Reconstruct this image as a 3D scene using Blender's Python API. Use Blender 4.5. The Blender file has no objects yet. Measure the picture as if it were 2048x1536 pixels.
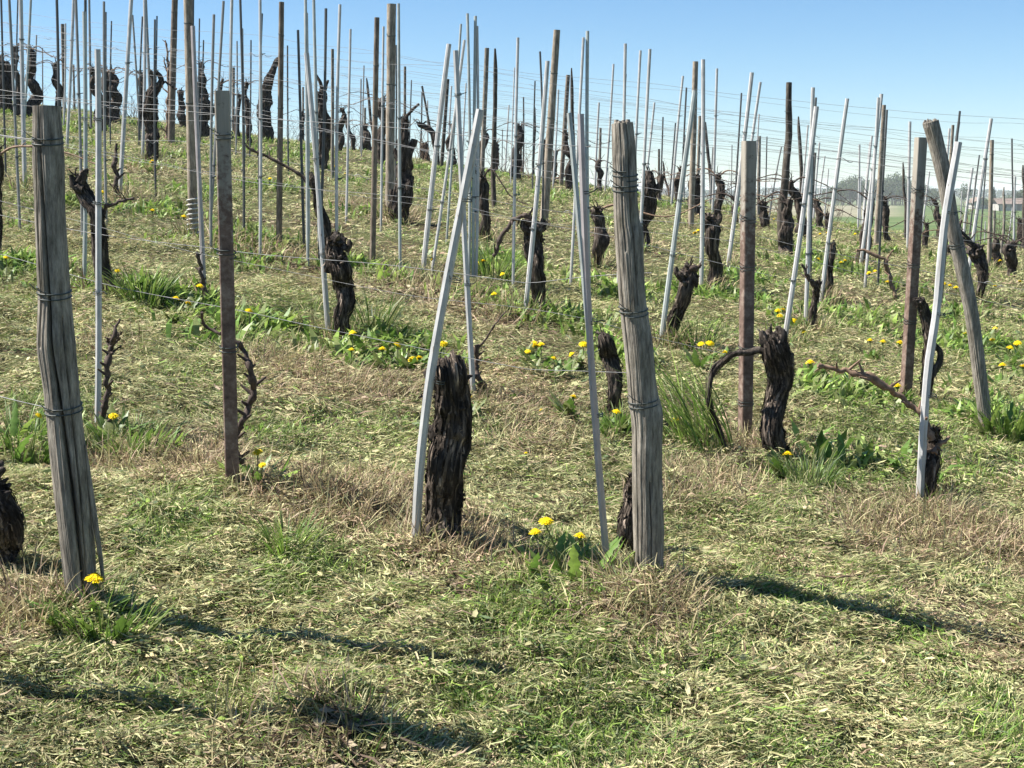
import bpy, math, random
import numpy as np

rng = np.random.default_rng(11)
random.seed(11)
scene = bpy.context.scene
COL = scene.collection
PI = math.pi

# ------------------------------------------------------------------ camera geometry
F = 3000.0                        # focal length in photo pixels (photo is 2048 wide)
CAMZ = 1.45
PITCH = math.atan(383.0 / F)      # horizon on row 385
CT, ST = math.cos(PITCH), math.sin(PITCH)


def ray(px, py):
    """photo pixel -> (x per metre of depth, rise per metre of depth)"""
    X = (px - 1024.0) / F
    Y = (768.0 - py) / F
    dy = CT + Y * ST
    return X / dy, (-ST + Y * CT) / dy


# ------------------------------------------------------------------ noise
def _hash(i, j, k):
    n = (i.astype(np.int64) * 374761393 + j.astype(np.int64) * 668265263 + k.astype(np.int64) * 2147483647) & 0xFFFFFFFF
    n = ((n ^ (n >> 13)) * 1274126177) & 0xFFFFFFFF
    n = ((n ^ (n >> 16)) * 2246822519) & 0xFFFFFFFF
    return ((n ^ (n >> 15)) & 0xFFFFFF) / float(0xFFFFFF)


def vn(x, y, z=0.0):
    x, y, z = np.broadcast_arrays(np.asarray(x, float), np.asarray(y, float), np.asarray(z, float))
    ix, iy, iz = np.floor(x), np.floor(y), np.floor(z)
    fx, fy, fz = x - ix, y - iy, z - iz
    fx, fy, fz = fx * fx * (3 - 2 * fx), fy * fy * (3 - 2 * fy), fz * fz * (3 - 2 * fz)
    r = 0
    for a in (0, 1):
        for b in (0, 1):
            for c in (0, 1):
                w = (fx if a else 1 - fx) * (fy if b else 1 - fy) * (fz if c else 1 - fz)
                r = r + w * _hash(ix + a, iy + b, iz + c)
    return r


def fbm(x, y, z=0.0, o=3):
    r, a, s = 0.0, 0.5, 0.0
    for i in range(o):
        f = 2.03 ** i
        r = r + a * vn(np.asarray(x) * f + 7.3 * i, np.asarray(y) * f + 3.1 * i, np.asarray(z) * f)
        s += a
        a *= 0.5
    return r / s


# ------------------------------------------------------------------ terrain
_crest = [(-500, 150), (0, 205), (250, 238), (500, 288), (750, 318), (1000, 345), (1250, 388), (1500, 435), (1750, 470), (2000, 510), (2500, 575)]
_cu, _ck = [], []
for _px, _py in _crest:
    _u, _t = ray(_px, _py)
    _cu.append(_u)
    _ck.append((0.1 - 0.1 * _u - _t) / 2.0 / math.sqrt(CAMZ))       # sqrt(k)
_poly = np.polyfit(_cu, _ck, 3)
PLAIN = -4.0


def terrain(x, y, bumps=True):
    x = np.asarray(x, float)
    y = np.asarray(y, float)
    yy = np.maximum(y, 1.5)
    u = np.clip(x / yy, -0.5, 0.48)
    k = np.polyval(_poly, u) ** 2
    xs = np.clip(x, -60, 60)
    h = 0.1 * np.clip(y, -8, 400) - 0.1 * xs - k * np.where(y > 1.5, y, 1.5) ** 2
    if bumps:
        near = np.clip(1 - y / 60.0, 0, 1)
        h = h + near * (0.05 * (fbm(x * 0.9, y * 0.9, 3.0) - 0.5) + 0.05 * (fbm(x * 3.1, y * 3.1, 9.0) - 0.5) + np.clip(1 - y / 14.0, 0, 1) * 0.05 * (fbm(x * 8.0, y * 8.0, 4.0, 2) - 0.5))
        for bx, by, br, bh in BUMPS:
            h = h + bh * np.exp(-((x - bx) ** 2 + (y - by) ** 2) / (br * br))
    w = 1.2
    d = h - PLAIN
    return PLAIN + 0.5 * (d + np.sqrt(d * d + w * w))


BUMPS = []
_us, _ = ray(0, 0)
_dgrid = np.concatenate([np.arange(1.6, 12, 0.01), np.arange(12, 60, 0.03)])


def hit(px, py, lift=0.0):
    """first point of the ground (raised by lift) under a photo pixel; None beyond the crest"""
    u, t = ray(px, py)
    z = terrain(u * _dgrid, _dgrid) + lift
    below = (CAMZ + t * _dgrid) <= z
    if not below.any():
        return None
    d = _dgrid[np.argmax(below)]
    if d > 45:
        return None
    return np.array([u * d, d, float(terrain(u * d, d))])


def by_height(tx, ty, bx, H):
    """depth at which something H tall, standing on the ground, has its top on photo row ty"""
    ut, t = ray(tx, ty)
    ub, _ = ray(bx, ty + 200)
    dd = np.arange(9.0, 70, 0.02)
    z = terrain(ub * dd, dd) + H
    r = (z - CAMZ) / dd
    over = np.nonzero(r > t)[0]
    if len(over) and over[-1] < len(dd) - 1:
        return float(dd[over[-1]])
    return float(dd[np.argmax(r)])


def at(px, py, d):
    u, t = ray(px, py)
    return np.array([u * d, d, CAMZ + t * d])


_b = None
BUMPS_PX = [(690, 1452, 0.13, 0.042), (620, 1440, 0.10, 0.03), (1900, 1060, 0.22, 0.035), (640, 1010, 0.3, 0.03),
            (900, 1150, 0.3, 0.03), (1330, 1230, 0.3, 0.035), (60, 1240, 0.25, 0.03), (1560, 1250, 0.2, 0.03)]
_tmp = []
for _px, _py, _r, _h in BUMPS_PX:
    _p = hit(_px, _py)
    _tmp.append((_p[0], _p[1], _r, _h))
BUMPS = _tmp


# ------------------------------------------------------------------ mesh buffer
class MB:
    def __init__(s):
        s.v, s.f, s.c, s.n, s.sm = [], [], [], 0, []

    def add(s, v, f, c=None, smooth=True):
        v = np.asarray(v, float).reshape(-1, 3)
        f = np.asarray(f, int)
        s.v.append(v)
        s.f.append(f + s.n)
        m = len(f)
        c = np.ones((m, 3)) if c is None else np.broadcast_to(np.asarray(c, float), (m, 3))
        s.c.append(c)
        s.sm.append(np.full(m, smooth))
        s.n += len(v)
        return s

    def mesh(s, name, mat, origin=(0, 0, 0)):
        me = bpy.data.meshes.new(name)
        v = np.concatenate(s.v) - np.asarray(origin, float)
        # sort: all faces flattened with their loop starts
        loops = np.concatenate([f.ravel() for f in s.f])
        sizes = np.concatenate([np.full(len(f), f.shape[1]) for f in s.f])
        starts = np.concatenate([[0], np.cumsum(sizes)[:-1]])
        me.vertices.add(len(v))
        me.vertices.foreach_set("co", v.astype(np.float32).ravel())
        me.loops.add(len(loops))
        me.loops.foreach_set("vertex_index", loops.astype(np.int32))
        me.polygons.add(len(sizes))
        me.polygons.foreach_set("loop_start", starts.astype(np.int32))
        me.polygons.foreach_set("use_smooth", np.concatenate(s.sm))
        c = np.concatenate(s.c)
        a = me.attributes.new("tint", 'FLOAT_COLOR', 'FACE')
        a.data.foreach_set("color", np.hstack([c, np.ones((len(c), 1))]).astype(np.float32).ravel())
        me.update(calc_edges=True)
        if mat is not None:
            me.materials.append(mat)
        return me


def tag(o, label=None, cat=None, group=None, kind=None):
    if label:
        o['label'] = label
    if cat:
        o['category'] = cat
    if group:
        o['group'] = group
    if kind:
        o['kind'] = kind
    return o


def obj(name, mb, mat, loc=(0, 0, 0), parent=None):
    """one mesh object; vertices are given in world space, loc becomes its origin"""
    me = mb.mesh(name, mat, loc)
    o = bpy.data.objects.new(name, me)
    COL.objects.link(o)
    if parent is None:
        o.location = loc
    else:
        o.parent = parent                     # parent shares the same world origin
    return o


def empty(name, loc):
    o = bpy.data.objects.new(name, None)
    o.empty_display_size = 0.1
    COL.objects.link(o)
    o.location = loc
    return o


# ------------------------------------------------------------------ shapes
def spline(pts, n):
    """Catmull-Rom resample of rows (x, y, z, r, ...)"""
    p = np.asarray(pts, float)
    if len(p) == 2:
        t = np.linspace(0, 1, n)[:, None]
        return p[0] * (1 - t) + p[1] * t
    seg = np.linalg.norm(np.diff(p[:, :3], axis=0), axis=1)
    s = np.concatenate([[0], np.cumsum(seg)])
    q = np.linspace(0, s[-1], n)
    pe = np.vstack([2 * p[0] - p[1], p, 2 * p[-1] - p[-2]])
    out = []
    for v in q:
        i = min(max(np.searchsorted(s, v, 'right') - 1, 0), len(seg) - 1)
        t = (v - s[i]) / max(seg[i], 1e-9)
        a, b, c, d = pe[i], pe[i + 1], pe[i + 2], pe[i + 3]
        r = 0.5 * (2 * b + (c - a) * t + (2 * a - 5 * b + 4 * c - d) * t * t + (3 * b - a - 3 * c + d) * t ** 3)
        if len(r) > 3:
            r[3] = b[3] * (1 - t) + c[3] * t
        out.append(r)
    return np.array(out)


def frames(P):
    T = np.gradient(P, axis=0)
    T /= np.linalg.norm(T, axis=1)[:, None] + 1e-12
    ref = np.array([1.0, 0, 0]) if abs(T[0][0]) < 0.9 else np.array([0, 1.0, 0])
    N = np.zeros_like(P)
    n = ref - T[0] * ref.dot(T[0])
    for i in range(len(P)):
        n = n - T[i] * n.dot(T[i])
        n /= np.linalg.norm(n) + 1e-12
        N[i] = n
    return T, N, np.cross(T, N)


def tube(mb, P, R, m=8, disp=None, cap=True, col=None, smooth=True, squash=None):
    P = np.asarray(P, float)
    n = len(P)
    R = np.broadcast_to(np.asarray(R, float), (n,))
    T, N, B = frames(P)
    a = np.arange(m) * 2 * PI / m
    rad = R[:, None] * np.ones((1, m))
    if disp is not None:
        seg = np.concatenate([[0], np.cumsum(np.linalg.norm(np.diff(P, axis=0), axis=1))])
        A, S = np.meshgrid(a, seg)
        rad = rad * disp(A, S)
    V = P[:, None, :] + rad[:, :, None] * (np.cos(a)[None, :, None] * N[:, None, :] + np.sin(a)[None, :, None] * B[:, None, :])
    i, j = np.meshgrid(np.arange(n - 1), np.arange(m), indexing='ij')
    j2 = (j + 1) % m
    f = np.stack([i * m + j, i * m + j2, (i + 1) * m + j2, (i + 1) * m + j], -1).reshape(-1, 4)
    V = V.reshape(-1, 3)
    mb.add(V, f, col, smooth)
    if cap:
        for ring, cp, rev in ((0, P[0], True), (n - 1, P[-1], False)):
            vv = np.vstack([V[ring * m:(ring + 1) * m], V[ring * m:(ring + 1) * m].mean(0)[None]])
            k = np.arange(m)
            t = np.stack([k, (k + 1) % m, np.full(m, m)], -1)
            if rev:
                t = t[:, ::-1]
            mb.add(vv, t, col if col is None or np.ndim(col) == 1 else None, False)
    return V.reshape(n, m, 3)


def blades(mb, P, az, L, W, tilt, curl, roll, col):
    """n grass blades: quad + triangle each"""
    n = len(P)
    if n == 0:
        return
    ca, sa = np.cos(az), np.sin(az)

    def dirn(t):
        return np.stack([np.sin(t) * ca, np.sin(t) * sa, np.cos(t)], -1)
    d0 = dirn(tilt)
    d1 = dirn(tilt + curl)
    h = np.stack([-sa, ca, np.zeros(n)], -1)
    up = np.cross(d0, h)
    side = np.cos(roll)[:, None] * h + np.sin(roll)[:, None] * up
    mid = P + d0 * (L * 0.55)[:, None]
    tip = mid + d1 * (L * 0.45)[:, None]
    w = side * (W * 0.5)[:, None]
    V = np.stack([P - w * 0.7, P + w * 0.7, mid + w, mid - w, tip], 1)
    b = (np.arange(n) * 5)[:, None]
    mb.add(V.reshape(-1, 3), b + np.array([[0, 1, 2, 3]]), col, False)
    mb.v.append(np.zeros((0, 3)))
    # the tip triangles share the same vertices
    mb.f.append(b + np.array([[3, 2, 4]]) + mb.n - 5 * n)
    mb.c.append(np.broadcast_to(col, (n, 3)))
    mb.sm.append(np.full(n, False))


def ribbon(mb, P, side, W, col, fold=0.0):
    """a leaf: two strips either side of a midrib. P (n,3), side (n,3), W (n,)"""
    n = len(P)
    T = np.gradient(P, axis=0)
    up = np.cross(side, T)
    up /= np.linalg.norm(up, axis=1)[:, None] + 1e-9
    a = P - side * W[:, None] * 0.5 + up * (W * fold)[:, None]
    c = P + side * W[:, None] * 0.5 + up * (W * fold)[:, None]
    V = np.stack([a, P, c], 1).reshape(-1, 3)
    i = np.arange(n - 1)[:, None] * 3
    f = np.vstack([i + np.array([[0, 1, 4, 3]]), i + np.array([[1, 2, 5, 4]])])
    mb.add(V, f, col, True)


# ------------------------------------------------------------------ materials
def nodes(name):
    m = bpy.data.materials.new(name)
    m.use_nodes = True
    nt = m.node_tree
    for n in list(nt.nodes):
        nt.nodes.remove(n)
    out = nt.nodes.new('ShaderNodeOutputMaterial')
    return m, nt, out


def N(nt, t, **k):
    n = nt.nodes.new(t)
    for a, v in k.items():
        if a == 'ins':
            for i, x in v.items():
                if hasattr(x, 'links') or isinstance(x, bpy.types.NodeSocket):
                    nt.links.new(x, n.inputs[i])
                else:
                    n.inputs[i].default_value = x
        else:
            setattr(n, a, v)
    return n


def ramp(nt, fac, stops):
    r = N(nt, 'ShaderNodeValToRGB')
    els = r.color_ramp.elements
    while len(els) < len(stops):
        els.new(0.5)
    for e, (p, c) in zip(els, stops):
        e.position = p
        e.color = (*c, 1)
    nt.links.new(fac, r.inputs[0])
    return r.outputs[0]


def mixc(nt, fac, a, b, mode='MIX'):
    m = N(nt, 'ShaderNodeMix', data_type='RGBA', blend_type=mode)
    for i, x in ((0, fac), (6, a), (7, b)):
        if isinstance(x, bpy.types.NodeSocket):
            nt.links.new(x, m.inputs[i])
        else:
            m.inputs[i].default_value = x if i == 0 else (*x, 1)
    return m.outputs[2]


def mapped(nt, scale, coord='Object'):
    tc = N(nt, 'ShaderNodeTexCoord')
    mp = N(nt, 'ShaderNodeMapping')
    nt.links.new(tc.outputs[coord], mp.inputs[0])
    mp.inputs['Scale'].default_value = scale
    return mp.outputs[0]


def noise(nt, vec, scale, detail=4, rough=0.6):
    n = N(nt, 'ShaderNodeTexNoise')
    nt.links.new(vec, n.inputs['Vector'])
    n.inputs['Scale'].default_value = scale
    n.inputs['Detail'].default_value = detail
    n.inputs['Roughness'].default_value = rough
    return n.outputs['Fac']


def bsdf(nt, out, col, rough=0.8, spec=0.3, bump=None, bstr=0.3, bdist=0.01):
    b = N(nt, 'ShaderNodeBsdfPrincipled')
    if isinstance(col, bpy.types.NodeSocket):
        nt.links.new(col, b.inputs['Base Color'])
    else:
        b.inputs['Base Color'].default_value = (*col, 1)
    if isinstance(rough, bpy.types.NodeSocket):
        nt.links.new(rough, b.inputs['Roughness'])
    else:
        b.inputs['Roughness'].default_value = rough
    b.inputs['Specular IOR Level'].default_value = spec
    if bump is not None:
        bn = N(nt, 'ShaderNodeBump')
        bn.inputs['Strength'].default_value = bstr
        bn.inputs['Distance'].default_value = bdist
        nt.links.new(bump, bn.inputs['Height'])
        nt.links.new(bn.outputs[0], b.inputs['Normal'])
    nt.links.new(b.outputs[0], out.inputs[0])
    return b


def attr(nt):
    a = N(nt, 'ShaderNodeAttribute', attribute_name='tint')
    return a.outputs['Color']


def mat_leaf(name, trans=0.35, spec=0.25, rough=0.55):
    m, nt, out = nodes(name)
    c = attr(nt)
    v = mapped(nt, (1, 1, 1))
    f = noise(nt, v, 60, 2)
    c2 = mixc(nt, 1.0, c, ramp(nt, f, [(0.3, (0.75, 0.75, 0.75)), (0.7, (1.2, 1.2, 1.2))]), 'MULTIPLY')
    b = N(nt, 'ShaderNodeBsdfPrincipled')
    nt.links.new(c2, b.inputs['Base Color'])
    b.inputs['Roughness'].default_value = rough
    b.inputs['Specular IOR Level'].default_value = spec
    t = N(nt, 'ShaderNodeBsdfTranslucent')
    nt.links.new(c2, t.inputs[0])
    mx = N(nt, 'ShaderNodeMixShader')
    mx.inputs[0].default_value = trans
    nt.links.new(b.outputs[0], mx.inputs[1])
    nt.links.new(t.outputs[0], mx.inputs[2])
    nt.links.new(mx.outputs[0], out.inputs[0])
    return m


def mat_wood(name, dark, mid, light, moss=0.0, grain=70.0):
    m, nt, out = nodes(name)
    v = mapped(nt, (grain * 1.2, grain * 1.2, 13.0))
    f = noise(nt, v, 1.0, 8, 0.78)
    v2 = mapped(nt, (13, 13, 5))
    g = noise(nt, v2, 1.0, 4)
    c = ramp(nt, f, [(0.33, dark), (0.48, mid), (0.66, light)])
    c = mixc(nt, 1.0, c, ramp(nt, g, [(0.3, (0.62, 0.60, 0.58)), (0.75, (1.2, 1.17, 1.12))]), 'MULTIPLY')
    if moss > 0:
        v3 = mapped(nt, (14, 14, 8))
        h = noise(nt, v3, 1.0, 5)
        c = mixc(nt, ramp(nt, h, [(0.52, (0, 0, 0)), (0.7, (moss, moss, moss))]), c, (0.085, 0.075, 0.035))
    bsdf(nt, out, c, 0.85, 0.2, f, 0.7, 0.004)
    return m


def mat_square():
    m, nt, out = nodes('rusty_square_post')
    v = mapped(nt, (1, 1, 1))
    f = noise(nt, v, 28, 6, 0.7)
    v2 = mapped(nt, (40, 40, 3))
    g = noise(nt, v2, 1.0, 5)
    tc = N(nt, 'ShaderNodeTexCoord')
    sp = N(nt, 'ShaderNodeSeparateXYZ')
    nt.links.new(tc.outputs['Object'], sp.inputs[0])
    # brown weathered skin low down, bare grey towards the top, ragged limit
    ad = N(nt, 'ShaderNodeMath', operation='MULTIPLY_ADD', ins={0: f, 1: 1.1, 2: -0.55})
    hh = N(nt, 'ShaderNodeMath', operation='ADD', ins={0: sp.outputs[2], 1: ad.outputs[0]})
    lim = ramp(nt, hh.outputs[0], [(0.78, (0, 0, 0)), (0.96, (1, 1, 1))])
    brown = ramp(nt, f, [(0.3, (0.065, 0.046, 0.037)), (0.5, (0.165, 0.112, 0.088)), (0.7, (0.31, 0.245, 0.20))])
    grey = ramp(nt, g, [(0.3, (0.21, 0.19, 0.155)), (0.7, (0.36, 0.33, 0.28))])
    c = mixc(nt, lim, brown, grey)
    c = mixc(nt, ramp(nt, g, [(0.66, (0, 0, 0)), (0.72, (0.45, 0.45, 0.45))]), c, (0.33, 0.30, 0.26))
    bsdf(nt, out, c, 0.85, 0.2, f, 0.5, 0.003)
    return m


def mat_stake(name, base, dirt=(0.2, 0.18, 0.14)):
    m, nt, out = nodes(name)
    v = mapped(nt, (1, 1, 1))
    f = noise(nt, v, 22, 5)
    v2 = mapped(nt, (90, 90, 4))
    g = noise(nt, v2, 1.0, 3)
    base = tuple(x * 0.92 for x in base)
    b2 = tuple(x * 0.72 for x in base)
    c = mixc(nt, ramp(nt, f, [(0.35, (0, 0, 0)), (0.75, (1, 1, 1))]), base, b2)
    c = mixc(nt, ramp(nt, g, [(0.55, (0, 0, 0)), (0.72, (0.65, 0.65, 0.65))]), c, dirt)
    v3 = mapped(nt, (60, 60, 25))
    h = noise(nt, v3, 1.0, 3)
    c = mixc(nt, ramp(nt, h, [(0.68, (0, 0, 0)), (0.72, (0.7, 0.7, 0.7))]), c, (0.16, 0.12, 0.085))
    tc = N(nt, 'ShaderNodeTexCoord')
    sp = N(nt, 'ShaderNodeSeparateXYZ')
    nt.links.new(tc.outputs['Object'], sp.inputs[0])
    hh = N(nt, 'ShaderNodeMath', operation='MULTIPLY_ADD', ins={0: f, 1: 0.3, 2: sp.outputs[2]})
    low = ramp(nt, hh.outputs[0], [(0.12, (0.6, 0.6, 0.6)), (0.34, (0, 0, 0))])
    c = mixc(nt, low, c, dirt)
    bsdf(nt, out, c, 0.5, 0.35, f, 0.15, 0.002)
    return m


def mat_bark():
    m, nt, out = nodes('vine_bark')
    v = mapped(nt, (55, 55, 9))
    f = noise(nt, v, 1.0, 6, 0.7)
    v2 = mapped(nt, (1, 1, 1))
    g = noise(nt, v2, 14, 4)
    c = ramp(nt, f, [(0.3, (0.016, 0.013, 0.011)), (0.5, (0.058, 0.047, 0.039)), (0.72, (0.22, 0.18, 0.148))])
    c = mixc(nt, ramp(nt, g, [(0.45, (0, 0, 0)), (0.7, (0.55, 0.55, 0.55))]), c, (0.018, 0.015, 0.013))
    c = mixc(nt, 1.0, c, attr(nt), 'MULTIPLY')
    bsdf(nt, out, c, 0.9, 0.12, f, 0.9, 0.006)
    return m


def mat_plain(name, base, var=0.3, scale=40, rough=0.7, spec=0.3, metal=0.0):
    m, nt, out = nodes(name)
    v = mapped(nt, (1, 1, 1))
    f = noise(nt, v, scale, 4)
    lo = tuple(x * (1 - var) for x in base)
    hi = tuple(min(1, x * (1 + var)) for x in base)
    b = bsdf(nt, out, ramp(nt, f, [(0.3, lo), (0.7, hi)]), rough, spec)
    b.inputs['Metallic'].default_value = metal
    return m


def mat_ground():
    m, nt, out = nodes('earth_and_fields')
    g = N(nt, 'ShaderNodeNewGeometry')
    pos = g.outputs['Position']
    sp = N(nt, 'ShaderNodeSeparateXYZ', ins={0: pos})
    f1 = noise(nt, pos, 45, 6, 0.7)
    f2 = noise(nt, pos, 2.2, 4)
    soil = ramp(nt, f1, [(0.3, (0.03, 0.022, 0.014)), (0.55, (0.07, 0.056, 0.032)), (0.75, (0.15, 0.125, 0.07))])
    soil = mixc(nt, ramp(nt, f2, [(0.4, (0, 0, 0)), (0.65, (0.7, 0.7, 0.7))]), soil, (0.09, 0.115, 0.035))
    # far plain: green crops with faint drills, a pale fallow strip, hazy pasture
    st = N(nt, 'ShaderNodeVectorMath', operation='MULTIPLY', ins={0: pos, 1: (0.004, 0.06, 0)})
    fs = noise(nt, st.outputs[0], 1.0, 4)
    green = ramp(nt, fs, [(0.3, (0.05, 0.085, 0.028)), (0.55, (0.085, 0.125, 0.036)), (0.75, (0.16, 0.17, 0.085))])
    sp2 = N(nt, 'ShaderNodeVectorMath', operation='MULTIPLY', ins={0: pos, 1: (0.02, 0.05, 0)})
    fp = noise(nt, sp2.outputs[0], 1.0, 5)
    pale = ramp(nt, fp, [(0.3, (0.10, 0.11, 0.06)), (0.5, (0.22, 0.20, 0.13)), (0.7, (0.30, 0.28, 0.20))])
    past = ramp(nt, fp, [(0.3, (0.08, 0.11, 0.05)), (0.7, (0.17, 0.19, 0.09))])
    y, x = sp.outputs[1], sp.outputs[0]

    def gt(v, a, b):
        mm = N(nt, 'ShaderNodeMapRange', ins={0: v, 1: a, 2: b})
        return mm.outputs[0]
    # the limit of the pale strip runs slantwise
    sl = N(nt, 'ShaderNodeMath', operation='MULTIPLY_ADD', ins={0: y, 1: 0.255, 2: N(nt, 'ShaderNodeMath', operation='MULTIPLY', ins={0: x, 1: -1.0}).outputs[0]})
    pm = N(nt, 'ShaderNodeMath', operation='MULTIPLY', ins={0: gt(sl.outputs[0], -4, 4), 1: gt(y, 330, 350)})
    c = mixc(nt, pm.outputs[0], green, pale)
    c = mixc(nt, gt(y, 620, 640), c, past)
    c = mixc(nt, gt(sp.outputs[2], -2.2, -3.2), soil, c)
    bsdf(nt, out, c, 0.95, 0.1, f1, 0.6, 0.01)
    return m


M = {}
M['grass'] = mat_leaf('grass_blades', 0.24, 0.2, 0.6)
M['leaf'] = mat_leaf('green_leaves', 0.33, 0.35, 0.45)
M['petal'] = mat_leaf('dandelion_petals', 0.25, 0.15, 0.6)
M['crown'] = mat_leaf('tree_leaves', 0.25, 0.15, 0.7)
M['wood_grey'] = mat_wood('weathered_grey_wood', (0.065, 0.058, 0.049), (0.235, 0.213, 0.182), (0.46, 0.425, 0.37), 0.3)
M['wood_tan'] = mat_wood('tan_wood', (0.12, 0.10, 0.08), (0.29, 0.25, 0.20), (0.48, 0.42, 0.35), 0.25, 60)
M['wood_brown'] = mat_wood('brown_wood', (0.075, 0.06, 0.049), (0.19, 0.155, 0.125), (0.34, 0.29, 0.235), 0.3, 60)
M['wood_dark'] = mat_wood('dark_wood', (0.03, 0.026, 0.022), (0.075, 0.065, 0.055), (0.16, 0.14, 0.12), 0.2, 60)
M['square'] = mat_square()
M['white'] = mat_stake('white_stake', (0.575, 0.57, 0.555))
M['teal'] = mat_stake('greenish_stake', (0.46, 0.495, 0.475))
M['pink'] = mat_stake('pinkish_stake', (0.47, 0.425, 0.42))
M['dull'] = mat_stake('dull_grey_stake', (0.30, 0.30, 0.29))
M['darkstake'] = mat_stake('dark_stake', (0.10, 0.105, 0.105), (0.06, 0.05, 0.04))
M['bark'] = mat_bark()
M['cane'] = mat_plain('cane_bark', (0.19, 0.125, 0.085), 0.45, 70, 0.75, 0.25)
M['cane_dark'] = mat_plain('dark_cane_bark', (0.075, 0.055, 0.045), 0.5, 70, 0.8, 0.2)
M['wire'] = mat_plain('trellis_wire', (0.20, 0.20, 0.20), 0.4, 30, 0.55, 0.4, 0.3)
M['tie'] = mat_plain('dark_tie_wire', (0.045, 0.055, 0.05), 0.4, 60, 0.5, 0.4)
M['plastic'] = mat_plain('white_plastic', (0.50, 0.50, 0.47), 0.08, 30, 0.45, 0.4)
M['ground'] = mat_ground()
M['wall'] = mat_plain('pale_render', (0.36, 0.34, 0.31), 0.12, 0.6, 0.9, 0.1)
M['roof'] = mat_plain('roof_tiles', (0.19, 0.145, 0.12), 0.3, 1.5, 0.85, 0.15)
M['glass'] = mat_plain('dark_window', (0.05, 0.055, 0.06), 0.2, 2, 0.2, 0.5)
M['trunk'] = mat_plain('tree_bark', (0.10, 0.085, 0.07), 0.3, 3, 0.9, 0.1)

# ------------------------------------------------------------------ ground sheet
rr = np.concatenate([np.arange(0.3, 2.4, 0.15), 2.4 * 1.018 ** np.arange(0, 190)])
rr = np.concatenate([rr[rr < 60], 60 * 1.05 ** np.arange(0, 103)])
aa = np.concatenate([np.linspace(-0.62, 0.62, 300), np.linspace(0.62, 2 * PI - 0.62, 72)[1:-1]])
RR, AA = np.meshgrid(rr, aa, indexing='ij')
gx, gy = RR * np.sin(AA), RR * np.cos(AA)
gz = terrain(gx, gy)
nr, na = gx.shape
i, j = np.meshgrid(np.arange(nr - 1), np.arange(na), indexing='ij')
gf = np.stack([i * na + j, (i + 1) * na + j, (i + 1) * na + (j + 1) % na, i * na + (j + 1) % na], -1).reshape(-1, 4)
mb = MB().add(np.stack([gx, gy, gz], -1).reshape(-1, 3), gf[:, ::-1])
k = np.arange(na)
mb.add(np.vstack([np.stack([gx[0], gy[0], gz[0]], -1), [[0, 0, float(terrain(0, 0))]]]), np.stack([k, np.full(na, na), (k + 1) % na], -1)[:, ::-1])
g = tag(obj('ground', mb, M['ground']), kind='structure')
RMAX = rr[-1]

# ------------------------------------------------------------------ rows
ROW_M = -0.45
ROWS = [4.32, 6.25] + [8.1 + 1.85 * q for q in range(16)]

# patches on the ground, by where they lie in the picture: (px, py, radius px, strength)
DRY_PX = [(380, 925, 100, 1), (600, 985, 110, 1), (740, 1010, 120, 1), (900, 1095, 120, 1), (1020, 1130, 60, .7), (1280, 1200, 130, 1), (1420, 965, 90, 1),
          (1500, 900, 60, .8), (1760, 1070, 110, 1), (1880, 1050, 100, 1), (1990, 1100, 90, .9), (40, 1240, 90, 1), (900, 610, 80, .8), (820, 575, 60, .8), (1010, 640, 60, .7),
          (540, 510, 60, .8), (480, 500, 60, .6), (780, 440, 60, .9), (700, 410, 50, .6), (300, 345, 50, .7), (260, 400, 40, .5), (560, 720, 90, .5), (740, 780, 80, .6), (1040, 830, 90, .6),
          (560, 1480, 130, .5), (1180, 470, 60, .5), (1330, 1000, 60, .7), (620, 760, 100, .5), (240, 930, 60, .8), (200, 690, 60, .3), (1080, 880, 80, .5)]
GREEN_PX = [(1100, 1235, 120, 1), (1010, 1225, 80, .8), (600, 1135, 90, .8), (340, 1050, 90, .8), (1080, 1490, 90, 1), (1180, 1480, 70, .9), (930, 1400, 60, .8), (1440, 1310, 70, .7), (1280, 1310, 60, .7),
            (1850, 1300, 60, .7), (2000, 1480, 90, .8), (1620, 960, 70, 1), (1750, 920, 160, .7), (1940, 950, 100, .6), (1680, 800, 100, .8), (270, 900, 70, 1), (100, 820, 90, 1), (800, 700, 110, .8),
            (1100, 640, 90, .8), (1000, 530, 80, .9), (1250, 860, 60, .9), (1420, 600, 90, .8), (1650, 540, 90, .8), (1950, 700, 120, .8), (1980, 850, 60, 1), (300, 340, 50, 1), (140, 410, 50, .8),
            (290, 590, 70, .9), (520, 490, 70, .9), (540, 380, 50, .8), (860, 340, 60, .9), (60, 540, 60, .9), (380, 610, 70, .8), (520, 660, 60, .8), (700, 540, 50, .8), (180, 1240, 110, .6),
            (1560, 1160, 120, .5), (1700, 1180, 100, .5), (1250, 1400, 120, .3), (1560, 1480, 120, .4), (1120, 1110, 70, .7), (560, 880, 60, .6), (20, 230, 40, .9), (230, 240, 40, .8), (560, 290, 60, .7),
            (1700, 640, 100, .6), (1850, 640, 60, .6), (1480, 560, 60, .6), (1250, 600, 60, .5), (400, 760, 90, .3), (1240, 720, 60, .5)]


def patches(lst):
    out = []
    for px, py, r, s in lst:
        p = hit(px, py)
        if p is not None:
            out.append((p[0], p[1], r * p[1] / F, r * p[1] / F / 0.42, s))   # lateral radius, and longer in depth
    return out


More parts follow.
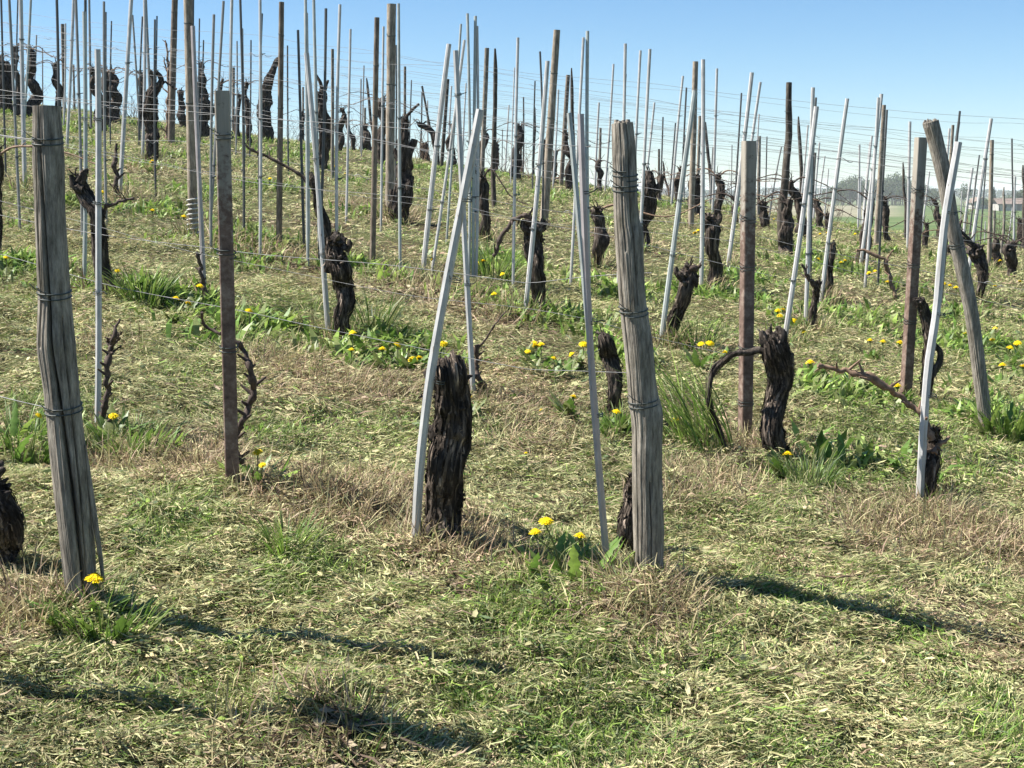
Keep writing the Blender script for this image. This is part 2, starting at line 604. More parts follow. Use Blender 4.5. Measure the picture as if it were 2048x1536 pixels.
BARE_PX = [(520, 508, 60, 1), (620, 540, 45, .8), (760, 575, 60, 1), (850, 592, 60, 1), (925, 612, 60, 1), (1000, 640, 60, .9), (700, 410, 50, .8), (780, 442, 50, 1), (290, 345, 50, .9), (640, 450, 40, .7), (440, 935, 50, .8), (1180, 1190, 60, .6), (870, 1100, 50, .7), (900, 1180, 40, .5), (1480, 920, 50, .6), (1900, 1055, 40, .7), (660, 1480, 60, .5), (1740, 990, 40, .5)]
DRY, GREEN, BARE = patches(DRY_PX), patches(GREEN_PX), patches(BARE_PX)


def mask(lst, x, y):
    m = np.zeros_like(x)
    wob = 0.7 + 0.8 * fbm(x * 4, y * 4, 5.0)
    for px, py, rx, ry, s in lst:
        d = ((x - px) / rx) ** 2 + ((y - py) / min(ry, 1.2 * rx + 0.15)) ** 2
        m = np.maximum(m, s * np.clip(1.6 - d * wob, 0, 1))
    return m


def rowdist(x, y):
    d = np.full_like(x, 9.0)
    for y0 in ROWS:
        d = np.minimum(d, np.abs(y - (y0 + ROW_M * x)) / math.sqrt(1 + ROW_M ** 2))
    return d


PAL = {
    'straw': (0.46, 0.40, 0.22), 'pale': (0.44, 0.44, 0.22), 'hay': (0.285, 0.285, 0.135), 'olive': (0.18, 0.215, 0.072), 'green': (0.115, 0.20, 0.036),
    'lime': (0.24, 0.34, 0.07), 'brown': (0.135, 0.095, 0.055), 'pinkish': (0.42, 0.31, 0.21), 'bluegreen': (0.12, 0.165, 0.075),
}
KEYS = list(PAL)
PALA = np.array([PAL[q] for q in KEYS]) * 0.98


def pick(prob):
    """prob (n,k) -> palette colours"""
    p = prob / prob.sum(1, keepdims=True)
    c = np.cumsum(p, 1)
    r = rng.random((len(p), 1))
    idx = np.minimum((r > c).sum(1), len(KEYS) - 1)
    col = PALA[idx] * (0.72 + 0.56 * rng.random((len(p), 1)))
    return col * (1 + 0.10 * (rng.random((len(p), 3)) - 0.5))


def scatter(n, y0, y1, umax=0.43, power=1.0):
    """random points in a fan of depth y0..y1, even per square metre (power 1) or thinning with depth"""
    q = rng.random(n)
    e = 1 + power
    y = (y0 ** e + q * (y1 ** e - y0 ** e)) ** (1 / e)
    x = (rng.random(n) * 2 - 1) * umax * y
    return x, y


def crest_ok(x, y):
    """keep what lies before the crest or little behind it"""
    u = np.clip(x / y, -0.5, 0.48)
    k = np.polyval(_poly, u) ** 2
    return y < np.sqrt(CAMZ / k) * 1.35


mow = MB()


def mown(n, y0, y1, scale, power=1.0, upright=0.25):
    x, y = scatter(n, y0, y1, power=power)
    ok = crest_ok(x, y)
    x, y = x[ok], y[ok]
    n = len(x)
    bare = fbm(x * 2.6, y * 2.6, 14.0)
    keep = rng.random(len(x)) > np.maximum(np.clip((bare - 0.52) * 6, 0, 0.72), 0.75 * np.clip(mask(BARE, x, y) - 0.1, 0, 1))
    x, y, n = x[keep], y[keep], int(keep.sum())
    dry = np.clip(mask(DRY, x, y) + 0.35 * np.clip(fbm(x * 1.3, y * 1.3, 1.0) - 0.55, 0, 1) * 4, 0, 1)
    rd = rowdist(x, y)
    dry = np.clip(dry + np.where(rd < 0.28, 0.55 * (fbm(x * 0.8, y * 0.8, 8.0) > 0.47), 0), 0, 1)
    gr = np.clip(mask(GREEN, x, y) * (1 - 0.5 * dry) + np.clip(fbm(x * 1.7, y * 1.7, 21.0) - 0.48, 0, 1) * 2.6, 0, 1)
    cl = fbm(x * 9, y * 9, 2.0)               # small clumps of clippings
    up = rng.random(n) < (0.10 + upright * gr + 0.10 * dry)
    gr3, dr3 = gr[:, None], dry[:, None]
    base = np.array([[.27, .27, .22, .10, .04, .02, .06, .03, .05]])
    pd = np.array([[.30, .08, .12, .02, .01, .0, .15, .32, .0]])
    pg = np.array([[.10, .15, .17, .18, .18, .16, .02, .0, .08]])
    pr = base * (1 - np.maximum(gr3, dr3)) + pd * dr3 * (1 - 0.5 * gr3) + pg * gr3
    pr = np.maximum(pr, 1e-4)
    pu = pg * (1 - 0.75 * dr3) + pd * 0.75 * dr3
    pr = np.where(up[:, None], np.maximum(pu, 1e-4), pr)
    col = pick(pr) * (0.72 + 0.62 * fbm(x * 2.2, y * 2.2, 51.0))[:, None]
    z = terrain(x, y)
    L = (0.016 + 0.044 * rng.random(n) ** 1.9) * scale
    L = np.where(up, L * (0.75 + 0.5 * gr) * (0.45 + 1.5 * np.clip(fbm(x * 6, y * 6, 31.0) - 0.2, 0, 1)), L)
    W = (0.0015 + 0.0028 * rng.random(n) ** 2) * scale
    broad = rng.random(n) < 0.09
    W = np.where(broad, W * 3.2, W)
    L = np.where(broad, L * 0.6, L)             # cut leaves of weeds
    tilt = np.where(up, 0.15 + 0.7 * rng.random(n), 1.15 + 0.55 * rng.random(n))
    curl = np.where(up, 0.2 + 0.9 * rng.random(n), (rng.random(n) - 0.35) * 1.3)
    zz = np.where(up, 0.0, (0.002 + 0.05 * rng.random(n) * np.clip(cl - 0.25, 0, 1) * 1.9) * min(scale, 1.6))
    comb = rng.random(n) < 0.55
    az = np.where(comb, 5 * PI * fbm(x * 1.6, y * 1.6, 40.0) + 0.55 * rng.standard_normal(n), rng.random(n) * 2 * PI)
    blades(mow, np.stack([x, y, z + zz], -1), az, L, W, tilt, curl, (rng.random(n) - 0.5) * 2.2, col)


SC = 1.0
mown(int(620000 * SC), 2.3, 5.2, 1.0)
mown(int(520000 * SC), 5.2, 10, 1.3)
mown(int(240000 * SC), 10, 20, 1.9)
mown(int(150000 * SC), 20, 46, 3.0)
g = tag(obj('mown_grass', mow, M['grass']), 'mown grass clippings and short turf covering the slope between the vine rows', 'grass', kind='stuff')

# standing dry stalks of the strips along the rows
hay = MB()
for px, py, rx, ry, s in DRY:
    n = int(900 * min(1.0, rx / 0.16) * s) if py < 7 else int(350 * s)
    x = px + rx * 0.75 * rng.standard_normal(n)
    y = py + min(ry, rx * 1.1) * 0.75 * rng.standard_normal(n)
    sc = 1.0 if py < 7 else 1.6
    pr = np.tile(np.array([[.34, .10, .08, .02, .01, .0, .15, .34, .0]]), (n, 1))
    blades(hay, np.stack([x, y, terrain(x, y)], -1), rng.random(n) * 2 * PI, (0.05 + 0.10 * rng.random(n) ** 2) * sc, (0.0018 + 0.002 * rng.random(n)) * sc,
           0.25 + 1.05 * rng.random(n), (rng.random(n) - 0.3) * 1.4, (rng.random(n) - .5) * 2, pick(pr))
for px, py, rx, ry, s in BARE:
    n = 150
    x = px + rx * 0.8 * rng.standard_normal(n)
    y = py + min(ry, rx) * 0.8 * rng.standard_normal(n)
    big = rng.random(n) < 0.25
    sc = 1.0 if py < 7 else 1.6
    c = np.where(big[:, None], np.array([[0.10, 0.068, 0.045]]), np.array([[0.36, 0.29, 0.20]])) * (0.6 + 0.8 * rng.random((n, 1)))
    blades(hay, np.stack([x, y, terrain(x, y) + 0.008], -1), rng.random(n) * 2 * PI, np.where(big, 0.10 + 0.14 * rng.random(n), 0.03 + 0.03 * rng.random(n)) * sc, np.where(big, 0.005, 0.014 + 0.012 * rng.random(n)) * sc,
           1.3 + 0.4 * rng.random(n), (rng.random(n) - .4) * 0.8, (rng.random(n) - .5) * 1.2, c)


def finish_hay():
    return tag(obj('dry_grass', hay, M['grass']), 'dry straw coloured dead grass in strips under the vines', 'dry grass', kind='stuff')

# weeds: leaf clumps in the green patches
weed = MB()


def leafclump(mb, x, y, n, size, spread, cols=('green', 'olive', 'lime'), wide=0.16, lean=None):
    z = terrain(x, y)
    n = len(x)
    idx = rng.integers(0, len(cols), n)
    col = np.array([PAL[c] for c in cols])[idx] * 1.15 * (0.7 + 0.6 * rng.random((n, 1)))
    az = rng.random(n) * 2 * PI if lean is None else lean + rng.standard_normal(n) * 0.6
    L = size * (0.5 + 0.8 * rng.random(n))
    blades(mb, np.stack([x, y, z], -1), az, L, L * wide * (0.6 + 0.8 * rng.random(n)), 0.1 + spread * rng.random(n), 0.2 + 1.0 * rng.random(n), (rng.random(n) - .5) * 1.2, col)


for px, py, rx, ry, s in GREEN:
    far = py > 6.2
    n = int((520 if py > 5 else 300) * s)
    x = px + rx * 0.6 * rng.standard_normal(n)
    y = py + min(ry, rx) * 0.6 * rng.standard_normal(n)
    sz = 0.11 if far else 0.055
    if py < 4.3:
        x, y, n = np.repeat(x, 2) + 0.03 * rng.standard_normal(2 * n), np.repeat(y, 2) + 0.03 * rng.standard_normal(2 * n), 2 * n
    leafclump(weed, x, y, n, sz if py > 4.3 else 0.042, 1.0, ('olive', 'lime', 'green') if py < 4.3 else ('green', 'olive', 'lime'), wide=0.17 if far else 0.075)
# lush clumps about the vine feet
for _ in range(430):
    q = rng.integers(1, len(ROWS) - 3)
    x0 = (rng.random() * 2 - 1) * 0.40 * (ROWS[q] + 1)
    y0 = ROWS[q] + ROW_M * x0 + 0.25 * rng.standard_normal()
    if y0 < 5.5 or fbm(x0 * 0.8, y0 * 0.8, 8.0) > 0.53:
        continue
    n = 70
    sc = 0.08 + 0.05 * rng.random()
    leafclump(weed, x0 + 0.12 * rng.standard_normal(n), y0 + 0.12 * rng.standard_normal(n), n, sc, 0.9, wide=0.16)
g = tag(obj('weeds', weed, M['leaf']), 'lush green weed leaves and grass growing in patches under the vines', 'weeds', kind='stuff')

# ------------------------------------------------------------------ stakes and posts: data
# (top x, top y, base x, base y, width px, material, label)   base y None: foot hidden by the crest
W_, T_, K_, G_, D_ = 'white', 'teal', 'pink', 'dull', 'darkstake'
STAKES = [
    (960, 219, 830, 1094, 18, W_, 'bright white stake leaning across the ragged black vine stump'),
    (1161, 228, 1215, 1144, 14, K_, 'pinkish grey stake standing beside the thick mossy topped post'),
    (1138, 226, 1197, 892, 11, T_, 'greenish stake bound behind the pinkish stake by the mossy topped post'),
    (1917, 284, 1839, 1016, 16, W_, 'bright white stake leaning away from the broken topped post, against a slim vine'),
    (194, 98, 194, 866, 12, W_, 'upright white stake beside the thick cracked grey post, a thin brown shoot at its foot'),
    (911, 101, 947, 798, 11, W_, 'white stake leaning back behind the ragged black vine stump'),
    (613, 106, 657, 670, 10, W_, 'white stake leaning against the crooked twisted vine'),
    (612, 26, 616, 500, 8, W_, 'upright white stake crossing the one that leans on the crooked twisted vine'),
    (1390, 181, 1321, 694, 10, T_, 'leaning greenish stake with its foot beside the vine in front of the tall grass'),
    (1406, 119, 1402, 592, 8, W_, 'upright white stake beside the slim post, its foot near a hooked black vine'),
    (1633, 213, 1567, 694, 10, W_, 'white stake leaning over the thick vine beside the pale topped square post'),
    (1626, 175, 1611, 656, 8, W_, 'white stake with a small forked vine at its foot'),
    (1695, 197, 1642, 606, 8, W_, 'white stake leaning on a thin dark vine above the dandelions'),
    (168, 23, 168, 574, 8, T_, 'greenish stake standing behind a hunched black vine near the cracked grey post'),
    (386, 52, 410, 600, 9, K_, 'knotted pinkish stake crossing in front of the tan post with a plastic coil'),
    (898, 88, 845, 553, 10, W_, 'white stake leaning steeply ahead of the dark pole behind the white tripod of stakes'),
    (1095, 122, 1049, 637, 9, W_, 'white stake leaning past the tall tan post that tilts, a black vine at its foot'),
    (41, -25, 50, 380, 9, W_, 'tall white stake rising beyond the cracked grey post, nearest the uphill edge'),
    (148, -15, 134, 297, 7, W_, None), (263, -12, 239, 399, 8, W_, None), (289, -20, 285, 318, 7, W_, None),
    (1504, 145, 1455, 541, 8, W_, None), (1763, 188, 1720, 537, 7, W_, None), (1983, 237, 1934, 568, 7, W_, None), (1820, 243, 1815, 500, 7, W_, None),
    (949, 252, 955, 463, 6, W_, None), (484, 57, 489, 322, 7, W_, None), (1175, 62, 1180, 372, 7, T_, None), (1300, 98, 1277, 387, 6, W_, None), (1281, 101, 1263, 385, 5, W_, None),
    (1366, 152, 1343, 413, 6, W_, None), (1434, 137, 1425, 430, 5, W_, None), (1521, 164, 1480, 450, 6, W_, None), (1167, 75, 1142, 384, 5, W_, None),
    # thin ones along the skyline
    (2, -10, 5, 200, 4, D_, None), (18, -12, 30, 212, 5, G_, None), (36, -8, 28, 205, 3, D_, None), (62, -8, 48, 250, 6, T_, None), (73, 70, 69, None, 3, G_, None), (85, 96, 85, 204, 2.5, G_, None),
    (113, -15, 107, 206, 4, D_, None), (131, 47, 125, 200, 3.5, W_, None), (151, -20, 155, 208, 4, G_, None), (171, -22, 163, None, 5, D_, None), (178, -20, 182, 259, 5, G_, None),
    (208, 3, 205, 216, 3.5, G_, None), (212, 24, 210, None, 3, D_, None), (223, 42, 221, None, 3, D_, None), (265, 30, 281, None, 4, G_, None), (285, 33, 278, None, 3.5, D_, None),
    (291, -20, 306, 300, 6, G_, None), (310, 39, 309, None, 2.5, D_, None), (314, 32, 309, None, 3, D_, None), (386, -22, 386, 300, 5, D_, None), (399, 37, 398, None, 3, D_, None), (407, 80, 401, None, 3, D_, None),
    (428, 29, 417, None, 3.5, G_, None), (447, 2, 413, 242, 5, G_, None), (464, -15, 452, 265, 6, W_, None), (474, 82, 470, 250, 3, G_, None), (480, -20, 484, None, 4, D_, None), (502, 80, 499, None, 3, D_, None),
    (520, -16, 515, 268, 6, W_, None), (524, 27, 516, None, 4, D_, None), (575, 91, 575, 246, 2.5, D_, None), (596, 60, 604, 250, 3, D_, None), (611, -22, 612, None, 6, T_, None), (627, -22, 635, 265, 6, T_, None),
    (652, 17, 634, None, 4, D_, None), (680, 9, 671, 302, 6, W_, None), (701, 58, 690, 295, 4.5, W_, None), (728, 131, 722, 245, 2.5, G_, None), (722, 158, 721, 276, 3, G_, None), (767, 53, 760, None, 4, W_, None),
    (797, 7, 798, 312, 6, T_, None), (792, 90, 789, 305, 3, D_, None), (823, 160, 817, None, 2.5, D_, None), (844, 184, 840, 312, 3, D_, None), (855, 201, 857, 316, 3.5, W_, None), (929, 80, 860, 302, 5, W_, None),
    (922, 48, 892, 310, 4, T_, None), (903, 172, 895, 320, 4, W_, None), (935, 27, 937, 330, 4.5, T_, None), (932, 166, 924, 318, 3, W_, None), (951, 32, 945, None, 6, T_, None), (954, 52, 951, None, 5, W_, None),
    (1018, 210, 1010, 337, 3, W_, None), (1005, 259, 1003, 337, 2, G_, None), (1036, 75, 1026, 358, 5, W_, None), (1029, 135, 1021, 345, 2.5, W_, None), (1047, 194, 1046, 357, 3, D_, None), (1070, 162, 1065, 340, 3, D_, None),
    (1080, 103, 1085, None, 3, D_, None), (1117, 179, 1106, None, 3.5, W_, None), (1198, 205, 1190, 370, 4, W_, None), (1227, 128, 1210, 384, 4.5, W_, None), (1251, 87, 1237, 385, 6, W_, None), (1252, 148, 1240, None, 3, G_, None),
    (1309, 205, 1288, None, 4, W_, None), (1326, 234, 1320, 409, 3, D_, None), (1351, 246, 1340, None, 3, D_, None), (1373, 175, 1361, None, 3.5, D_, None), (1370, 270, 1368, 410, 2.5, G_, None), (1426, 294, 1420, 415, 3, G_, None),
    (1464, 290, 1464, None, 2, G_, None), (1483, 186, 1470, None, 3.5, D_, None), (1518, 228, 1508, None, 3, W_, None), (1534, 273, 1533, None, 2.5, D_, None), (1563, 294, 1538, 440, 3, G_, None), (1616, 250, 1602, None, 3.5, W_, None),
    (1632, 195, 1628, None, 4, D_, None), (1639, 285, 1630, None, 4, W_, None), (1650, 312, 1636, None, 3, W_, None), (1657, 338, 1646, 440, 3, W_, None), (1719, 289, 1716, 463, 4, W_, None), (1722, 355, 1727, None, 3.5, W_, None),
    (1740, 284, 1728, None, 4.5, W_, None), (1744, 272, 1730, None, 5, W_, None), (1757, 195, 1738, None, 6, W_, None), (1774, 220, 1764, None, 3.5, D_, None), (1859, 343, 1842, 465, 4, W_, None), (1899, 257, 1888, None, 4.5, W_, None),
    (1920, 222, 1893, None, 4, D_, None), (1918, 243, 1890, None, 6, D_, None), (1945, 336, 1923, 508, 5, W_, None), (1951, 351, 1937, 475, 3.5, W_, None), (1959, 310, 1944, None, 3, D_, None), (1973, 314, 1960, 485, 3, D_, None),
    (1924, 382, 1921, 455, 2.5, W_, None), (2024, 277, 2032, 500, 3.5, D_, None), (2031, 353, 2028, 545, 4, W_, None), (2029, 392, 2014, 484, 3, W_, None), (1971, 443, 1969, 505, 2.5, W_, None),
]
HP = [  # posts: top, base, width px at top, width px at base, material, shape, label, short landmark
    (92, 206, 166, 1216, 54, 54, 'wood_grey', 'hero_split', 'thick weathered grey post with a long crack and a splinter at its foot', 'cracked grey post'),
    (1245, 237, 1297, 1172, 44, 56, 'wood_grey', 'hero_round', 'thick round wooden post with a dark mossy top and wire wound round it', 'mossy topped post'),
    (1854, 230, 1976, 872, 34, 24, 'wood_grey', 'broken', 'leaning grey post with a broken jagged top', 'broken topped post'),
    (444, 182, 465, 976, 32, 30, 'square', 'square', 'brown square post with wire ties and a thin dark vine clinging to it', 'vine-clad square post'),
    (1498, 282, 1490, 880, 27, 26, 'square', 'square', 'square rusty brown post with a pale flat top beside the arching vine', 'pale topped square post'),
    (1842, 275, 1811, 798, 22, 21, 'square', 'square', 'square reddish post leaning beside the broken topped post', 'reddish square post'),
    (783, 8, 779, 428, 17, 18, 'wood_tan', 'round', 'tall tan round post beside the hollow shaggy vine, standing against the sky', 'tall tan post'),
    (375, -30, 387, 474, 16, 19, 'wood_tan', 'round', 'tall tan grey post with a white plastic coil round its foot', 'coiled tan post'),
    (350, -20, 342, 292, 12, 14, 'wood_brown', 'round', 'tall brown post rising out of the picture beside a leafless branching twig', 'tall brown post'),
    (563, 4, 554, 290, 10, 12, 'wood_brown', 'round', 'dark brown post behind the vine whose arm crooks up against the sky', 'crooked arm post'),
    (754, 35, 742, 308, 10, 12, 'wood_brown', 'round', 'slim brown post close beside the tall tan post', 'slim brown post'),
    (1114, 60, 1087, 460, 13, 18, 'wood_tan', 'round', 'tall tan post that tilts, with a pale whitewashed foot', 'tilted tan post'),
    (1391, 123, 1382, 462, 11, 12, 'wood_tan', 'round', 'slim tan post with a dark knotted vine hugging it', 'slim tan post'),
    (1578, 165, 1566, 500, 11, 20, 'wood_dark', 'rough', 'dark knobbly post swelling into the old vine at its foot', 'knobbly dark post'),
    (1768, 210, 1752, 492, 8, 11, 'wood_tan', 'round', 'tan post beside a bundle of white stakes before the distant wood', 'bundled tan post'),
    (1984, 280, 1978, 540, 8, 9, 'wood_tan', 'round', 'pale slim post before the distant houses', 'pale slim post'),
    (125, 48, 128, 208, 7, 7, 'wood_brown', 'round', None, None), (147, 129, 148, 206, 4, 5, 'wood_grey', 'round', None, None), (467, 135, 466, 246, 6, 6, 'wood_grey', 'round', None, None),
    (606, 174, 606, 280, 4, 5, 'wood_grey', 'round', None, None), (665, 98, 664, 292, 6, 7, 'wood_grey', 'round', None, None), (730, 216, 728, 268, 5, 5, 'wood_grey', 'round', None, None),
    (733, 156, 750, None, 5, 6, 'wood_dark', 'rough', None, None), (810, 133, 809, 292, 5, 6, 'wood_brown', 'round', None, None), (844, 172, 874, 292, 4, 5, 'wood_dark', 'round', None, None),
    (896, 158, 882, 312, 6, 8, 'wood_dark', 'round', None, None), (974, 96, 962, 332, 9, 9, 'wood_grey', 'round', None, None), (990, 97, 989, 342, 8, 10, 'wood_dark', 'rough', None, None),
    (1136, 150, 1122, 372, 8, 9, 'wood_brown', 'round', None, None), (1143, 136, 1153, None, 6, 8, 'wood_dark', 'rough', None, None), (1201, 256, 1198, 382, 5, 6, 'wood_grey', 'round', None, None),
    (1318, 298, 1318, 410, 4, 5, 'wood_dark', 'round', None, None), (1326, 322, 1343, 400, 4, 5, 'wood_dark', 'rough', None, None), (1400, 232, 1393, 420, 6, 7, 'wood_tan', 'round', None, None),
    (1411, 244, 1424, None, 5, 9, 'wood_dark', 'rough', None, None), (1519, 272, 1516, 437, 6, 7, 'wood_grey', 'round', None, None), (1597, 233, 1601, 440, 6, 9, 'wood_dark', 'rough', None, None),
    (1630, 305, 1625, None, 6, 7, 'wood_grey', 'round', None, None), (1806, 325, 1811, 480, 5, 7, 'wood_dark', 'rough', None, None), (1906, 250, 1890, 480, 6, 8, 'wood_tan', 'round', None, None),
    (2008, 374, 2003, 515, 5, 6, 'wood_grey', 'rough', None, None), (1989, 421, 1988, 515, 5, 5, 'wood_grey', 'round', None, None), (2046, 330, 2050, 490, 6, 8, 'wood_dark', 'rough', None, None),
    (1044, 242, 1040, None, 4, 5, 'wood_dark', 'rough', None, None), (1070, 215, 1068, 345, 5, 5, 'wood_dark', 'rough', None, None),
]


def place(tx, ty, bx, by, Hn, lo=0.85, hi=2.15):
    """foot and head of something upright"""
    p = hit(bx, by) if by is not None else None
    if p is not None:
        top = at(tx, ty, p[1])
        h = top[2] - p[2]
        if lo <= h <= hi and p[1] < 27:
            return p, top
    d = by_height(tx, ty, bx, Hn)
    top = at(tx, ty, d)
    u, _ = ray(bx, 300 if by is None else by)
    b = np.array([u * d, d, float(terrain(u * d, d))])
    return b, top


ORD = 'first second third fourth fifth sixth seventh eighth ninth tenth eleventh twelfth thirteenth fourteenth fifteenth sixteenth seventeenth eighteenth nineteenth twentieth'.split()
LANDS = sorted([(p[0], p[9]) for p in HP if p[9]])


def ordinal_labels(items, fmt):
    """items: [(x, key)] -> {key: text}; counts downhill (rightwards) from the nearest landmark"""
    res, cnt = {}, {}
    for x, key, a in sorted(items, key=lambda q: q[0]):
        land = None
        for lx, ln in LANDS:
            if lx <= x:
                land = ln
        cnt[land] = cnt.get(land, 0) + 1
        w = ORD[cnt[land] - 1]
        res[key] = fmt(w, land, a)
    return res


SPOTS = []     # (x, y) of feet, for ties and tufts


def ring(mb, c, axis, r, wire=0.0016, turns=1, wob=0.004):
    axis = axis / np.linalg.norm(axis)
    n1 = np.cross(axis, [0, 0.3, 1.0] if abs(axis[2]) < 0.8 else [1.0, 0, 0])
    n1 /= np.linalg.norm(n1)
    n2 = np.cross(axis, n1)
    n = 18 * turns + 1
    a = np.linspace(0, 2 * PI * turns, n) + rng.random() * 6
    off = np.linspace(-1, 1, n) * wob * turns + wob * np.sin(a + 1)
    P = c + np.outer(np.cos(a), n1) * r + np.outer(np.sin(a), n2) * r + np.outer(off, axis)
    tube(mb, P, wire, 5)


# ------------------------------------------------------------------ build stakes
def nm(mat):
    return {'white': 'white', 'teal': 'greenish', 'pink': 'pinkish', 'dull': 'dull grey', 'darkstake': 'dark'}[mat]


auto = []
for q, (tx, ty, bx, by, w, mat, lab) in enumerate(STAKES):
    if lab is None:
        auto.append((tx, q, (nm(mat), tx - bx)))


def fmt_stake(w, land, a):
    colr, dx = a
    lean = 'leaning' if abs(dx) > 18 else 'upright'
    if land is None:
        return f'{lean} {colr} thin stake, {w} of those uphill of the cracked grey post'
    return f'{lean} {colr} thin stake, {w} tip downhill from the {land}'


slab = ordinal_labels(auto, fmt_stake)
MIDS = {0: [(925, 400), (894, 560), (863, 735), (848, 850), (838, 950)], 3: [(1889, 450), (1873, 623), (1856, 740), (1846, 880)], 6: [(633, 330), (646, 520)]}
INFO = []
for q, (tx, ty, bx, by, w, mat, lab) in enumerate(STAKES):
    b, t = place(tx, ty, bx, by, 1.35 + 0.25 * random.random())
    d = b[1]
    INFO.append((q, d, t[2] - b[2]))
    r = min(max(w * d / F / 2, 0.0085), 0.0165)
    if q == 0:
        t = t + np.array([0, -0.10, 0]) * 0          # hero stays in its plane
    near = d < 7
    n = 18 if near else 9
    s = np.linspace(-0.12, 1, n)[:, None]
    P = b + (t - b) * s
    if q in MIDS:
        mid_ = np.array([at(mx, my, d) for mx, my in [(tx, ty)] + MIDS[q] + [(bx, by)]])[::-1]
        s4 = spline(np.hstack([mid_, np.ones((len(mid_), 1))]), n)[:, :3]
        s4[0] = b + (s4[0] - s4[1]) / np.linalg.norm(s4[0] - s4[1]) * 0.12
        P = s4
    bow = np.array([rng.standard_normal() * 0.006, rng.standard_normal() * 0.01, 0])
    P = P + (q not in MIDS) * np.sin(np.clip(s, 0, 1) * PI) * bow + (q not in MIDS) * np.sin(np.clip(s, 0, 1) * PI * 2.3 + 1) * bow[::-1] * np.array([0, 0.3, 0])
    R = np.full(n, r) * (1.0 + 0.10 * (0.5 - s[:, 0]))
    mb = MB()
    # hollow-sided profile: eight flats with softened corners
    tube(mb, P, R * 1.04, 8 if not near else 7, disp=(lambda A, S: 1 + 0.03 * np.sin(S * 23 + A * 2) + 0.05 * (vn(S * 30, A, q) - 0.5)), smooth=False)
    o = obj('vine_stake', mb, M[mat], b)
    tag(o, lab or slab[q], 'stake', 'stakes beside the vines')
    o['_d'] = float(d)
    nt_ = 3 if d < 6 else (2 if d < 11 else 1)
    for kk in range(nt_):
        f = (0.28 + 0.24 * kk + 0.12 * rng.random()) if nt_ > 1 else 0.55 + 0.25 * rng.random()
        tm = MB()
        c = b + (t - b) * f
        ring(tm, c, t - b, r * 1.28, 0.0014 if d < 8 else 0.002, 2, 0.003)
        if rng.random() < 0.7:                       # twisted end of the tie
            e = c + np.array([r * 1.2, -0.004, 0])
            tube(tm, np.array([e, e + [0.012, -0.004, 0.004], e + [0.022, -0.002, -0.006 + 0.02 * rng.random()]]), 0.0017 if d < 8 else 0.0026, 4)
        obj('wire_tie', tm, M['tie'], b, o)

# ------------------------------------------------------------------ build posts
pauto = [(p[0], q, (p[6], p[7], p[0] - p[2])) for q, p in enumerate(HP) if p[8] is None]


def fmt_post(w, land, a):
    m, sh, dx = a
    c = {'wood_brown': 'brown', 'wood_grey': 'grey', 'wood_dark': 'dark', 'wood_tan': 'tan'}[m]
    s = 'rough' if sh == 'rough' else 'slim'
    l = ' leaning' if abs(dx) > 14 else ''
    return f'{s}{l} {c} skyline post, {w} lesser post downhill from the {land}'


